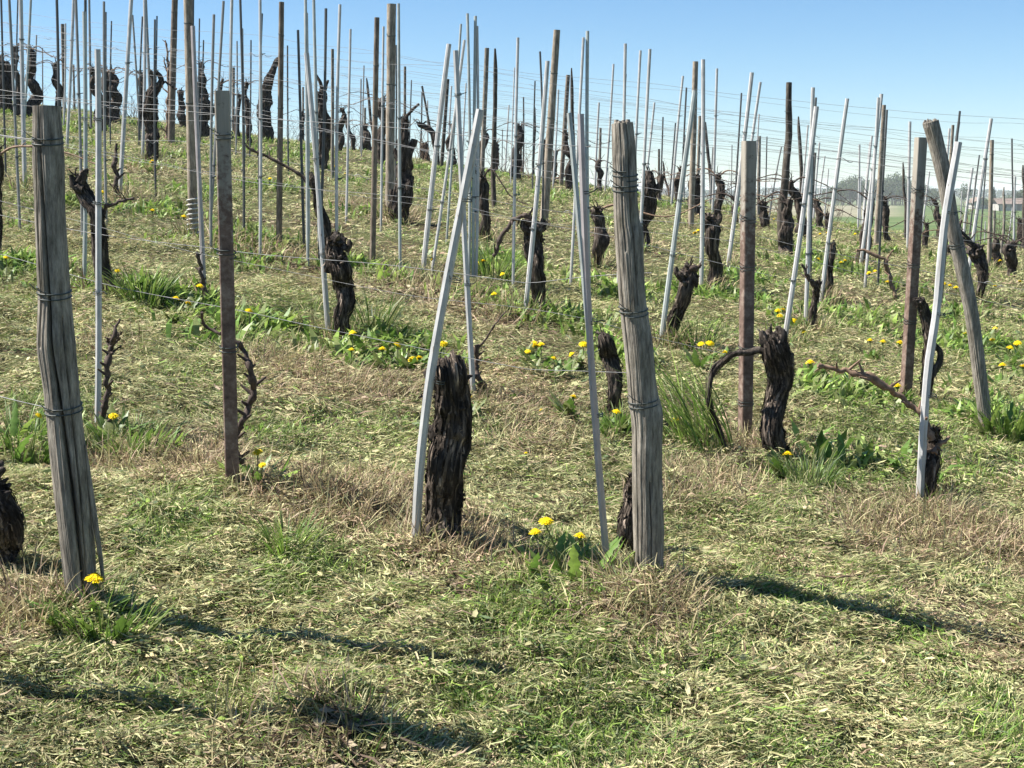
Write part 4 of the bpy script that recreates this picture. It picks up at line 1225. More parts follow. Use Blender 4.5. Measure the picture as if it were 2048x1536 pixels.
def vine(label, pts, canes, lod, name='grapevine', group='old vines', arms=0, Hn=None):
    bx, by, _ = pts[0]
    b = hit(bx, by)
    shift = 0.0
    if b is None or b[1] > 27:
        tx, ty, _ = pts[-1]
        d = by_height(tx, ty, bx, Hn or 0.75)
        d = min(d, 30)
        u, _ = ray(bx, by)
        b = np.array([u * d, d, float(terrain(u * d, d))])
    d = b[1]
    seed = bx * 0.37
    W3 = []
    for k, (x, y, w) in enumerate(pts):
        p = at(x, y, d + 0.02 * math.sin(k * 2.1 + seed))
        W3.append((*p, w * d / F / 2 * 0.92))
    # root the foot in the ground
    if lod <= 1 and len(W3) >= 3:                      # weathered, crooked: kink the trunk between its known points
        W4 = [W3[0]]
        for k in range(1, len(W3)):
            a_, c_ = np.array(W3[k - 1]), np.array(W3[k])
            m_ = (a_ + c_) / 2
            m_[0] += rng.standard_normal() * a_[3] * 0.45
            m_[1] += rng.standard_normal() * a_[3] * 0.45
            m_[3] *= 0.65 + 0.6 * rng.random()
            W4 += [tuple(m_), tuple(c_)]
        W3 = W4
    f = np.array(W3[0])
    f[2] = min(f[2], b[2]) - 0.08
    f[3] *= 1.08
    W3 = [tuple(f)] + W3
    root = empty(name, b)
    tag(root, label, 'vine', group)
    mb = MB()
    n, m, st = {3: (130, 72, 620), 2: (70, 40, 200), 1: (40, 24, 60), 0: (26, 16, 16)}[lod]
    P, R, V = bark_tube(mb, W3, n, m, seed, st, 1.4)
    for hp in HORNS.get(bx, []):
        bark_tube(mb, [(*at(x, y, d - 0.01), w * d / F / 2) for x, y, w in hp], 20, 18, seed + hp[0][0], 14, 1.5)
    # knuckled head
    up = (P[-1] - P[-4])
    up /= np.linalg.norm(up)
    r0 = float(R[-1])
    for kk in range({3: 26, 2: 12, 1: 8, 0: 4}[lod]):
        i0 = n - 1 - int(rng.random() * n * 0.24)
        a_ = rng.random() * 2 * PI
        dirv = np.array([math.cos(a_), math.sin(a_), 0.5 * rng.random()])
        c = P[i0] + dirv * R[i0] * 0.7
        e = c + dirv * r0 * (0.3 + 0.6 * rng.random()) + up * r0 * 0.5 * rng.random()
        q0 = r0 * (0.2 + 0.25 * rng.random())
        bark_tube(mb, [(*c, q0), (*((c + e) / 2), q0 * 0.9), (*e, q0 * 0.4)], 9, 10, seed + kk, 2 if lod > 1 else 0, 1.3)
    spurs(mb, P[-1], up, {3: 5, 2: 5, 1: 6, 0: 5}[lod], r0 * 0.9 + 0.02 if lod > 1 else 0.11, r0 * 0.10 + 0.002, 0.8)
    obj('trunk', mb, M['bark'], b, root)
    for q, cp in enumerate(canes):
        mbc = MB()
        thick = cp[0][2] * d / F > 0.03
        pp = [(*at(x, y, d - 0.015 - 0.01 * math.sin(i * 1.7 + seed)), w * d / F / 2) for i, (x, y, w) in enumerate(cp)]
        if thick:
            bark_tube(mbc, pp, 46, 20, seed + q * 3, 40 if lod == 3 else 12, 0.7)
            obj('arm', mbc, M['bark'], b, root)
        else:
            Pc, Rc = cane(mbc, pp, 8, seed + q)
            for i in range(2, len(Pc) - 1, 5):          # buds and snags
                e = Pc[i] + rng.standard_normal(3) * Rc[i] * 3 + [0, 0, Rc[i] * 2]
                tube(mbc, np.array([Pc[i], e]), [Rc[i] * 0.7, Rc[i] * 0.3], 5)
            obj('cane', mbc, M['cane'] if lod == 3 else M['cane_dark'], b, root)
    for q in range(arms):                                # tied-down canes along the row
        mbc = MB()
        sgn = 1 if (q + int(seed * 10)) % 2 else -1
        L = 0.35 + 0.5 * rng.random()
        dirv = np.array([1.0, ROW_M, -0.05]) * sgn
        s0 = P[-3]
        pp = [(*s0, 0.008), (*(s0 + dirv * L * 0.2 + [0, 0, 0.05 + 0.06 * rng.random()]), 0.0065), (*(s0 + dirv * L * 0.6 + [0, 0, 0.05 * rng.standard_normal()]), 0.005),
              (*(s0 + dirv * L + [0, 0, 0.1 * rng.standard_normal() - 0.04]), 0.0032)]
        Pc, Rc = cane(mbc, pp, 5, seed + q * 7)
        for i in range(3, len(Pc) - 1, 4):
            e = Pc[i] + np.array([0.02 * rng.standard_normal(), 0.02 * rng.standard_normal(), 0.03 * rng.random()])
            tube(mbc, np.array([Pc[i], e]), [0.0035, 0.0018], 4)
        obj('cane', mbc, M['cane_dark'] if rng.random() < 0.6 else M['cane'], b, root)
    SPOTS.append((b[0], b[1]))
    return root


for lab, pts, cn, lod in VINES:
    vine(lab, pts, cn, lod, arms=0 if lod >= 2 else 1)
# the old trailing trunk behind the crooked vine
vine('long thin old trunk running up behind the two crossed white stakes', [(668, 520, 20), (655, 480, 26), (648, 440, 20), (636, 400, 18), (628, 370, 16), (621, 348, 14)],
     [[(624, 370, 7), (590, 342, 6), (545, 318, 6), (505, 298, 5), (490, 292, 4)]], 2)
vl = ordinal_labels([(p[-1][0], q, None) for q, p in enumerate(FARV)],
                    lambda w, land, a: f'small gnarled vine, {w} of those uphill of the cracked grey post' if land is None else f'small gnarled skyline vine, {w} such head downhill from the {land}')
for q, p in enumerate(FARV):
    vine(vl[q], p, [], 1 if p[0][2] >= 14 else 0, arms=int(rng.integers(1, 4)))


# bare brush of unpruned canes standing up over the crest
BR = [(60, 195), (150, 200), (258, 200), (275, 225), (338, 240), (440, 240), (520, 262), (585, 270), (628, 282), (700, 290), (715, 288), (780, 300), (850, 308), (915, 318), (1010, 335), (1060, 345), (1150, 372), (1222, 380), (1330, 402), (1405, 418), (1452, 430), (1545, 450), (1665, 462), (1900, 500), (1925, 505), (2015, 520), (2040, 530)]
bl = ordinal_labels([(p[0], q, None) for q, p in enumerate(BR)], lambda w, land, a: f'bare twiggy crest shrub, {w} of those uphill of the cracked grey post' if land is None else f'bare twiggy crest shrub, {w} such shrub downhill from the {land}')
for q, (px, py) in enumerate(BR):
    u, _ = ray(px, py)
    kk_ = np.polyval(_poly, np.clip(u, -.5, .48)) ** 2
    d = math.sqrt(CAMZ / kk_) * (0.8 + 0.35 * rng.random())
    b = np.array([u * d, d, float(terrain(u * d, d))])
    mb = MB()
    for _ in range(16):
        az, ti = rng.random() * 2 * PI, 0.15 + 0.8 * rng.random()
        L = 0.35 + 0.45 * rng.random()
        dv = np.array([math.sin(ti) * math.cos(az), math.sin(ti) * math.sin(az), math.cos(ti)])
        s0 = b + 0.12 * rng.standard_normal(3) * [1, 1, 0]
        m1 = s0 + dv * L * 0.5 + 0.06 * rng.standard_normal(3)
        e = s0 + dv * L + 0.10 * rng.standard_normal(3)
        tube(mb, spline([(*s0, 1), (*m1, 1), (*e, 1)], 8)[:, :3], np.linspace(0.005, 0.002, 8), 4, cap=False)
        for _ in range(3):
            w0 = m1 + (e - m1) * rng.random()
            tube(mb, np.array([w0, w0 + 0.12 * rng.standard_normal(3) + [0, 0, 0.06]]), [0.0025, 0.0014], 4, cap=False)
    tag(obj('bare_shrub', mb, M['cane_dark'] if q % 3 else M['cane'], b), bl[q], 'shrub', 'bare shrubs on the crest')


# slender young vines: reddish shoots
def shoot(label, paths, mat='cane', name='young_vine'):
    bx, by, _ = paths[0][0]
    b = hit(bx, by)
    root = empty(name, b)
    tag(root, label, 'vine', 'young vines')
    for q, pa in enumerate(paths):
        mbc = MB()
        pp = [(*at(x, y, b[1] + 0.015 * math.sin(i * 2.3 + bx)), w * b[1] / F / 2) for i, (x, y, w) in enumerate(pa)]
        if q == 0:
            f = list(pp[0]); f[2] -= 0.04
            pp = [tuple(f)] + pp
        Pc, Rc = cane(mbc, pp, 10, bx + q)
        for i in range(3, len(Pc) - 1, 4):
            e = Pc[i] + np.array([1.0 if rng.random() < .5 else -1.0, rng.standard_normal() * 0.4, 0.8]) * Rc[i] * (1.5 + 3 * rng.random())
            tube(mbc, np.array([Pc[i], e]), [Rc[i] * 0.75, Rc[i] * 0.35], 5)
        obj('stem' if q == 0 else 'cane', mbc, M[mat], b, root)
    return root


shoot('thin reddish brown shoot with pruned spurs beside the upright white stake', [[(200, 880, 14), (206, 830, 12), (212, 790, 11), (217, 740, 11), (224, 700, 10), (228, 670, 7), (238, 640, 4)],
      [(220, 700, 6), (217, 685, 6), (215, 675, 4)], [(228, 680, 5), (236, 672, 4), (243, 664, 3)], [(222, 710, 5), (232, 700, 4), (243, 692, 3)]], 'cane_dark')
shoot('dark sinuous young vine clinging to the brown square post', [[(494, 962, 16), (484, 930, 14), (472, 895, 13), (482, 850, 12), (500, 810, 13), (508, 775, 13), (498, 735, 11), (485, 700, 9), (477, 684, 7)], [(470, 905, 9), (460, 880, 7), (452, 862, 5)], [(478, 690, 5), (440, 666, 6), (412, 650, 6), (404, 625, 4)]], 'cane_dark')
shoot('short dark vine with a long thin twig beside the white stake leaning back', [[(968, 795, 14), (970, 772, 12), (957, 755, 9), (951, 730, 8), (951, 692, 7)], [(952, 700, 4), (970, 680, 4), (990, 650, 3), (1012, 622, 2.5)]], 'cane_dark')
shoot('thin dark red sapling beside a white stake high on the slope', [[(240, 402, 10), (233, 370, 9), (231, 335, 8), (232, 290, 5)]], 'cane_dark')
shoot('thin dark shoot hugging the knotted pinkish stake', [[(413, 610, 12), (404, 560, 8), (398, 520, 7), (395, 505, 4)]], 'cane_dark')
shoot('twiggy dark shoot reaching out beside the reddish square post', [[(1790, 600, 7), (1776, 540, 7), (1770, 520, 6), (1740, 505, 5), (1712, 500, 4)], [(1772, 530, 4), (1776, 515, 3), (1786, 500, 2)]], 'cane')
shoot('thin leafless branching twig before the tall brown post', [[(334, 285, 5), (336, 220, 6), (338, 150, 7), (337, 135, 7), (334, 110, 4), (332, 82, 3)], [(338, 138, 4), (344, 118, 4), (353, 98, 3)], [(337, 150, 4), (330, 130, 3), (328, 115, 2)]], 'cane')
shoot('bent whitish twig lying out from the foot of the tilted tan post', [[(1128, 372, 4), (1100, 362, 5), (1085, 372, 5), (1076, 384, 3)], [(1100, 362, 4), (1130, 352, 4), (1152, 366, 3)]], 'cane')

# ------------------------------------------------------------------ trellis wires
NTH = ['front', 'second', 'third', 'fourth', 'fifth', 'sixth', 'seventh', 'eighth', 'ninth', 'tenth', 'eleventh', 'twelfth', 'thirteenth', 'fourteenth', 'fifteenth', 'sixteenth', 'seventeenth', 'eighteenth']
HT = ['lowest', 'lower', 'middle', 'upper', 'topmost']
for q, y0 in enumerate(ROWS):
    if q == 0:
        hs, x1 = [0.52, 0.80, 1.13], 0.385
    elif q == 1:
        hs, x1 = [0.42, 0.72, 1.02], 1.02
    else:
        hs, x1 = [0.50, 0.80, 1.05, 1.24, 1.42], 0.50 * y0
    x0 = -0.62 * y0
    if q in (2, 3):
        hs = hs[:3]
    if q > 3:
        hs = hs[2:] if q % 2 else hs[1:4]
    if q in (10, 12, 14, 16):
        continue
    for hi_, h in enumerate(hs):
        n = int(90 + 12 * q)
        x = np.linspace(x0, x1, n)
        y = y0 + ROW_M * x
        ok = (y > 2.6)
        x, y = x[ok], y[ok]
        z = terrain(x, y, False) + h
        ph = rng.random() * 6
        span = 3.4 + rng.random()
        sag = -(0.03 + 0.06 * rng.random()) * np.abs(np.sin((x / span + ph) * PI)) + 0.05 * (vn(x * 1.9 + ph, q * 3.3, h) - 0.5) + 0.26 * (vn(x * 0.30 + ph, q * 1.3, h * 3) - 0.5)
        yw = y + 0.03 * (vn(x * 0.9, q, h) - 0.5)
        if q == 0:
            sag *= np.clip((x1 - x) * 3, 0, 1)
        tm = MB()
        tube(tm, np.stack([x, yw, z + sag], -1), 0.0010 if q < 3 else 0.0014, 5, cap=False)
        # stray curls where an old cane or tie is still wound on
        if q > 2:
            for _ in range(int(rng.integers(0, 5))):
                i = rng.integers(3, len(x) - 3)
                c = np.array([x[i], yw[i], z[i] + sag[i]])
                a_ = np.linspace(0, 5 + 5 * rng.random(), 14)
                tube(tm, c + np.stack([np.linspace(0, 0.10, 14), 0.01 * np.cos(a_), 0.012 * np.sin(a_) - 0.02 * np.linspace(0, 1, 14) * rng.random()], -1), 0.0024, 4)
        tag(obj('trellis_wire', tm, M['wire']), f'thin steel {HT[[0.50, 0.80, 1.05, 1.24, 1.42].index(h) if q > 1 else hi_]} wire strung along the {NTH[q]} row of vines', 'wire', 'wires strung along the vine rows')
# the wires made fast to the cracked post
p0 = POSTS['cracked grey post']
for h, lab in ((0.925, 'loose wavy wire tied near the top of the cracked grey post'), (0.40, 'low thin wire tied round the cracked grey post at knee height')):
    c = p0[1] + (p0[2] - p0[1]) * h
    x = np.linspace(c[0] - 1.6, c[0], 40)
    y = c[1] + ROW_M * (x - c[0])
    z = c[2] + (terrain(x, y, False) - terrain(c[0], c[1], False)) + 0.012 * np.sin(x * 14) * np.clip(c[0] - x, 0, 1) + 0.01 * (vn(x * 6, 3.0) - 0.5)
    tm = MB()
    tube(tm, np.stack([x, y - 0.03, z], -1), 0.0011, 5)
    tag(obj('trellis_wire', tm, M['wire']), lab, 'wire', 'wires strung along the vine rows')

# spiral plastic guard round the foot of the tan post
b_, t_ = POSTS['coiled tan post'][1:3]
mb = MB()
a = np.linspace(0, 2 * PI * 8, 160)
rg = 0.037
f = np.linspace(0.0, 0.25, 160)
P = b_ + np.outer(f / 1.0, (t_ - b_) / (t_ - b_)[2]) + np.stack([np.cos(a) * rg, np.sin(a) * rg, 0 * a], -1)
tube(mb, P, 0.0045, 6)
tag(obj('spiral_guard', mb, M['plastic'], b_), 'white plastic coil wound round the foot of the tall tan grey post', 'tree guard')

# twig lying in the grass
for pts, lab in (([(1558, 1140), (1600, 1148), (1650, 1156), (1690, 1155), (1728, 1146)], 'thin dry twig lying on the mown grass below the bright leaning stake'),
                 ([(815, 1106), (900, 1092), (960, 1072), (1010, 1040)], 'brown dead cane lying in straw at the foot of the ragged stump'),
                 ([(1640, 790), (1600, 780), (1560, 770)], None)):
    if lab is None:
        continue
    P = []
    for x, y in pts:
        p = hit(x, y, 0.03)
        P.append((p[0], p[1], p[2] + 0.03, 0.003))
    mb = MB()
    cane(mb, P, 6, 4.0)
    tag(obj('twig', mb, M['cane'], P[0][:3]), lab, 'twig', 'twigs on the ground')


# ------------------------------------------------------------------ grass tufts and leafy plants that stand out
def leaf_into(mb, s0, az, ln, wd, tilt, bend, col, lobes=True):
    n = 11
    k = np.linspace(0, 1, n)
    be = tilt + bend * k
    step = np.stack([np.sin(be) * math.cos(az), np.sin(be) * math.sin(az), np.cos(be)], -1) * ln / (n - 1)
    P = s0 + np.vstack([[0, 0, 0], np.cumsum(step[:-1], axis=0)])
    sd = np.tile(np.array([-math.sin(az), math.cos(az), 0.0]), (n, 1))
    w = wd * (0.25 + 0.95 * np.sin(np.clip(k, 0, 1) ** 0.8 * PI * 0.93 + 0.1))
    if lobes:
        w = w * np.where(np.arange(n) % 2 == 0, 1.15, 0.62)
    w[-1] = wd * 0.05
    ribbon(mb, P, sd, np.abs(w), col, 0.12)


def tuft(name, label, px, py, n, L, W, lean, spread, cols, rad=0.06, group='tufts of long grass', leafy=0.0):
    b = hit(px, py)
    mb = MB()
    for _ in range(n):
        r_, a_ = rad * math.sqrt(rng.random()), rng.random() * 2 * PI
        x, y = b[0] + r_ * math.cos(a_), b[1] + r_ * math.sin(a_)
        s0 = np.array([x, y, float(terrain(x, y)) - 0.005])
        ll = L * (0.45 + 0.65 * rng.random())
        az = a_ if lean is None else lean + rng.standard_normal() * spread
        ti = 0.12 + 0.55 * rng.random()
        if rng.random() < leafy:
            leaf_into(mb, s0, az + 0.8 * rng.standard_normal(), ll * 0.9, 0.016 + 0.014 * rng.random(), ti, 0.3 + 0.9 * rng.random(), np.array(PAL[cols[rng.integers(0, len(cols))]]) * (0.7 + 0.6 * rng.random()))
            continue
        k = np.linspace(0, 1, 7)
        bend = ti + (0.35 + 0.9 * rng.random()) * k ** 1.5
        dl = ll / 6
        step = np.stack([np.sin(bend) * math.cos(az), np.sin(bend) * math.sin(az), np.cos(bend)], -1) * dl
        P = s0 + np.vstack([[0, 0, 0], np.cumsum(step[:-1], axis=0)])
        ro = rng.random() * PI
        sd = np.array([math.cos(ro), math.sin(ro), 0.15])
        sd = np.tile(sd / np.linalg.norm(sd), (7, 1))
        wd = W * (0.6 + 0.7 * rng.random()) * np.array([0.7, 0.95, 1, 0.92, 0.75, 0.45, 0.06])
        c = np.array(PAL[cols[rng.integers(0, len(cols))]]) * (0.7 + 0.6 * rng.random())
        ribbon(mb, P, sd, wd, c, 0.18)
    return tag(obj(name, mb, M['leaf'], b), label, 'grass tuft', group)


GC = ('green', 'olive', 'lime', 'green')
tuft('grass_tuft', 'tall tuft of long arching green grass behind the mossy topped post', 1412, 905, 125, 0.44, 0.006, PI - 0.1, 0.75, ('lime', 'green', 'lime', 'olive'), 0.11)
tuft('grass_tuft', 'small upright tuft of fresh grass below the straw before the square post', 572, 1108, 110, 0.13, 0.004, None, 0.5, ('green', 'lime', 'olive'), 0.05)
tuft('grass_tuft', 'bushy tuft of grass beside the foot of the thick gnarled vine', 1618, 975, 150, 0.17, 0.0045, None, 0.5, ('green', 'olive', 'bluegreen'), 0.09)
tuft('grass_tuft', 'lush green tuft at the foot of the cracked grey post', 205, 1262, 210, 0.115, 0.005, None, 0.5, ('green', 'green', 'olive', 'lime'), 0.10, leafy=0.2)
tuft('grass_tuft', 'tuft of coarse grass at the foot of the broken topped post', 2010, 880, 130, 0.22, 0.006, None, 0.5, GC, 0.10, leafy=0.3)
tuft('grass_tuft', 'spiky green tuft at the uphill edge level with the wire on the cracked post', 30, 900, 170, 0.19, 0.005, None, 0.5, GC, 0.15, leafy=0.2)
tuft('grass_tuft', 'upright green tuft beneath the hunched black vine', 285, 610, 140, 0.24, 0.008, None, 0.4, GC, 0.10)
tuft('grass_tuft', 'green tuft round the foot of the reddish brown shoot', 262, 905, 190, 0.13, 0.006, None, 0.5, GC, 0.15, leafy=0.25)
tuft('grass_tuft', 'wispy tuft of grass beside the crooked twisted vine', 745, 660, 90, 0.26, 0.006, None, 0.4, ('olive', 'green', 'bluegreen'), 0.10)
tuft('grass_tuft', 'tuft of grass behind the white stake by the drooping black vine', 985, 560, 150, 0.30, 0.008, None, 0.4, GC, 0.13)
tuft('grass_tuft', 'thin grass tuft beside the short black vine behind the bound stakes', 1245, 880, 100, 0.16, 0.006, None, 0.5, GC, 0.08)
tuft('grass_tuft', 'tall loose grass in front of the vine with hanging roots', 1390, 700, 90, 0.22, 0.006, None, 0.5, GC, 0.10)
tuft('grass_tuft', 'matted hump of dry grass in the mown turf', 690, 1460, 240, 0.07, 0.004, None, 0.5, ('hay', 'brown', 'olive', 'hay'), 0.09, 'tufts of dry grass')
for px, py, lab in ((60, 1230, 'pinkish dry grass clump at the uphill edge by the cracked post'), (1300, 1190, 'dry grass clump round the foot of the mossy topped post'), (1860, 1035, 'dry straw clump round the foot of the bright leaning stake'),
                    (715, 1010, 'tall dry stalks in the straw before the ragged stump'), (900, 1100, 'dry straw clump at the foot of the ragged stump'), (400, 950, 'dry straw clump uphill of the square post with the thin vine'),
                    (800, 440, 'dry grass clump at the foot of the tall tan post'), (1500, 905, 'dry grass clump at the foot of the pale topped square post')):
    tuft('grass_tuft', lab, px, py, 120, 0.13 if py > 700 else 0.2, 0.0032 if py > 700 else 0.006, None, 0.5, ('straw', 'pinkish', 'pinkish', 'brown', 'straw'), 0.13, 'tufts of dry grass')


# ------------------------------------------------------------------ dandelions
def head_mesh(style, origin=(0, 0, 0)):
    mb = MB()
    R = 0.0205
    yel = np.array([0.88, 0.66, 0.012]) if style != 'orange' else np.array([0.80, 0.42, 0.02])
    for ringn, (nn, rr_, zz_, ln) in enumerate([(26, 1.0, -0.002, 1.0), (24, 0.86, 0.002, 0.95), (20, 0.66, 0.005, 0.8), (16, 0.42, 0.0075, 0.6), (10, 0.2, 0.009, 0.4)]):
        a = np.arange(nn) * 2 * PI / nn + ringn * 0.3 + rng.random(nn) * 0.15
        for q in a:
            r1 = R * rr_ * (0.9 + 0.2 * rng.random())
            c, s = math.cos(q), math.sin(q)
            P = np.array([[c * r1 * 0.1, s * r1 * 0.1, 0.001], [c * r1 * 0.6, s * r1 * 0.6, zz_ + 0.0045], [c * r1, s * r1, zz_ + 0.003 * rng.random()]])
            w = np.array([0.0015, 0.0036, 0.0030])
            ribbon(mb, P, np.tile([-s, c, 0.0], (3, 1)), w, yel * (0.85 + 0.25 * rng.random()), 0.0)
    # green cup below
    a = np.arange(10) * 2 * PI / 10
    top = np.stack([np.cos(a) * 0.010, np.sin(a) * 0.010, 0 * a - 0.001], -1)
    bot = np.stack([np.cos(a) * 0.0035, np.sin(a) * 0.0035, 0 * a - 0.013], -1)
    k = np.arange(10)
    mb.add(np.vstack([bot, top]), np.stack([k, (k + 1) % 10, 10 + (k + 1) % 10, 10 + k], -1), (0.09, 0.15, 0.04))
    return mb


HEADS = [head_mesh('yellow').mesh('flower_head', M['petal']) for _ in range(3)]
STEMS = []
for h in (0.06, 0.09, 0.12):
    mb = MB()
    k = np.linspace(0, 1, 8)
    tube(mb, np.stack([0.008 * np.sin(k * 2), 0.004 * k, k * h - 0.01], -1) - np.array([0.008 * math.sin(2), 0.004, h]) * 0, 0.0022, 6, col=(0.16, 0.19, 0.08))
    STEMS.append((h, np.array([0.008 * math.sin(2), 0.004, h - 0.01]), mb.mesh('stem', M['leaf'])))
ROSE = []
for v_ in range(3):
    mb = MB()
    for q in range(9 + v_ * 2):
        c = np.array(PAL[('green', 'olive', 'green')[q % 3]]) * (0.75 + 0.5 * rng.random())
        leaf_into(mb, np.array([0, 0, -0.004]), rng.random() * 2 * PI, 0.075 + 0.06 * rng.random(), 0.020 + 0.010 * rng.random(), 0.5 + 0.5 * rng.random(), 0.7 * rng.random() + 0.2, c)
    ROSE.append(mb.mesh('leaf_rosette', M['leaf']))


def dandelion(label, px, py, wpx=None, group=None, si=None, leaves=True):
    si = rng.integers(0, 3) if si is None else si
    h, tip, sm = STEMS[si]
    p = hit(px, py, h - 0.01)
    if p is None:
        return None
    b = p
    root = empty('dandelion', b - np.array([tip[0], tip[1], 0]))
    tag(root, label, 'dandelion', group or 'dandelions in bloom')
    sc = 1.0
    if wpx:
        sc = min(max(wpx * b[1] / F / 0.041, 0.35), 1.7)
    else:
        sc = 0.85 + 0.3 * rng.random()
    parts = [('stem', sm, (0, 0, 0), 1.0), ('flower_head', HEADS[rng.integers(0, 3)], tuple(tip + [0, 0, 0.010]), sc)]
    if leaves:
        parts.append(('leaf_rosette', ROSE[rng.integers(0, 3)], (0, 0, 0), 0.8 + 0.5 * rng.random()))
    for nme, me, loc, s in parts:
        o = bpy.data.objects.new(nme, me)
        COL.objects.link(o)
        o.parent = root
        o.location = loc
        o.scale = (s, s, s)
        if nme == 'flower_head':
            o.rotation_euler = (0.25 * rng.standard_normal() + 0.12, 0.25 * rng.standard_normal(), rng.random() * 6)
        elif nme == 'leaf_rosette':
            o.rotation_euler = (0, 0, rng.random() * 6)
    return root


DD = [
    (190, 1172, 42, 'big yellow dandelion in the lush tuft at the foot of the cracked grey post'), (515, 912, 22, 'yellow dandelion with long leaves beside the brown square post'),
    (1575, 915, 23, 'yellow dandelion just below the foot of the thick gnarled vine'), (1620, 731, 22, 'yellow dandelion at the tip of the long knotted cane'), (203, 388, 15, 'yellow dandelion behind the upright white stake and hunched vine'),
    (498, 627, 17, 'lone yellow dandelion beside the brown square post, halfway up it'), (1233, 829, 18, 'round yellow dandelion between the bound stakes and the mossy topped post'), (887, 693, 19, 'yellow dandelion behind the tip of the ragged black stump'),
    (938, 800, 14, 'yellow dandelion half hidden behind the ragged black stump'), (1147, 800, 17, 'lone flat yellow dandelion in the grass uphill of the bound stakes'), (795, 695, 17, 'yellow dandelion on a tall stem downhill of the crooked twisted vine'),
    (705, 672, 18, 'yellow dandelion touching the foot of the crooked twisted vine'), (703, 706, 15, 'yellow dandelion just below the one at the crooked vine'), (227, 840, 20, 'yellow dandelion beside the foot of the reddish brown shoot'),
    (78, 838, 16, 'yellow dandelion uphill of the cracked grey post at the low wire'), (1108, 722, 13, 'round yellow dandelion apart from its cluster before the bound stakes'), (1143, 714, 14, 'pair-like yellow dandelion close to the bound stakes'),
    (1052, 914, 9, 'tiny yellow dandelion low in the mown grass downhill of the ragged stump'), (1082, 826, 9, 'tiny yellow dandelion low in the grass uphill of the lone flat one'),
    (1352, 846, 20, 'yellow dandelion inside the tall arching grass'), (13, 520, 13, 'yellow dandelion at the uphill edge by the dark vine'), (235, 547, 12, 'small yellow dandelion at the foot of the hunched vine'),
    (305, 326, 13, 'yellow dandelion in the lush clump under the forked vine with raised arms'), (1005, 552, 12, 'small yellow dandelion between the leaning stakes and hooded vine'),
]
for px, py, w, lab in DD:
    dandelion(lab, px, py, w, si=0 if w < 10 else (2 if py < 700 else 1), leaves=w > 9)
CL = [
    ('yellow dandelion in the cluster before the pair of bound stakes', [(1068, 692), (1082, 695), (1055, 709), (1072, 698), (1167, 694)]),
    ('small yellow dandelion in the patch uphill of the ragged black stump', [(838, 722), (826, 725), (765, 704)]),
    ('yellow dandelion among weeds by the leaning white stake and thick gnarled vine', [(1556, 626), (1566, 624), (1560, 636), (1590, 646), (1608, 668)]),
    ('yellow dandelion under the tall grass by the pale topped square post', [(1402, 693), (1420, 692), (1450, 710)]),
    ('yellow dandelion in the slope behind the broken topped post', [(1930, 672), (1985, 684), (2005, 735), (2046, 738), (1958, 690), (1990, 660), (2020, 700), (1900, 574), (1888, 570), (1912, 578)]),
    ('yellow dandelion on the slope uphill of the reddish square post', [(1740, 685), (1766, 688), (1800, 690), (1795, 778), (1775, 567), (1750, 546), (1738, 549), (1690, 524), (1682, 528), (1637, 521), (1758, 542)]),
    ('small yellow dandelion on the slope past the coiled tan post', [(352, 603), (377, 612), (400, 577), (368, 437), (305, 424)]),
    ('faint yellow dandelion in the grass between the tall tan post and the leaning stakes', [(865, 523), (958, 530), (966, 527), (988, 592), (540, 360), (670, 335), (690, 350), (820, 372)]),
    ('tiny yellow dandelion on the crest by the dark knobbly post', [(1390, 468), (1396, 464), (1548, 440), (1640, 470), (1655, 468), (1710, 470), (1725, 468)]),
    ('tiny yellow dandelion on the slope near the pale slim post', [(2040, 566), (1985, 520), (2000, 524), (2035, 690), (1990, 575)]),
]
for lab, ps in CL:
    for px, py in ps:
        dandelion(lab, px, py, None, 'cluster: ' + lab, leaves=py > 600)


# the leafy dandelion in front of the bound stakes: one plant, three heads
def big_plant(label, px, py, heads, nleaf, ln, wd):
    b = hit(px, py)
    root = empty('dandelion', b)
    tag(root, label, 'dandelion', 'dandelions in bloom')
    mb = MB()
    for q in range(nleaf):
        a_, r_ = rng.random() * 2 * PI, (0.10 if nleaf > 30 else 0.04) * math.sqrt(rng.random())
        c = np.array(PAL[('green', 'lime', 'lime', 'green')[q % 4]]) * (0.8 + 0.5 * rng.random())
        s0 = b + np.array([r_ * 1.4 * math.cos(a_), r_ * math.sin(a_), -0.005])
        leaf_into(mb, s0, a_ + 0.5 * rng.standard_normal(), ln * (0.5 + 0.6 * rng.random()), wd * (0.7 + 0.6 * rng.random()), 0.3 + 0.8 * rng.random(), 0.1 + 0.7 * rng.random(), c * 1.15)
    obj('leaf_rosette', mb, M['leaf'], b, root)
    for hx, hy, w in heads:
        d = b[1] - 0.07 + 0.015 * rng.standard_normal()
        t = at(hx, hy, d)
        mbs = MB()
        s0 = b + np.array([0.02 * rng.standard_normal(), 0.0, 0])
        mid = (s0 + t) / 2 + [0.01 * rng.standard_normal(), 0, 0.01]
        tube(mbs, spline([(*s0, 1), (*mid, 1), (*(t - [0, 0, 0.010]), 1)], 10)[:, :3], 0.0023, 6, col=(0.16, 0.19, 0.08))
        obj('stem', mbs, M['leaf'], b, root)
        o = bpy.data.objects.new('flower_head', HEADS[rng.integers(0, 3)])
        COL.objects.link(o)
        o.parent = root
        o.location = t - b
        s = w * d / F / 0.041
        o.scale = (s, s, s)
        o.rotation_euler = (0.15 + 0.2 * rng.standard_normal(), 0.25 * rng.standard_normal(), rng.random() * 6)


big_plant('leafy dandelion plant with three yellow heads in front of the bound stakes', 1122, 1166, [(1092, 1043, 30), (1070, 1065, 27), (1160, 1073, 27)], 64, 0.15, 0.027)
big_plant('dandelion plant with upright leaves right beside the foot of the brown square post', 520, 975, [(525, 930, 16)], 14, 0.13, 0.03)

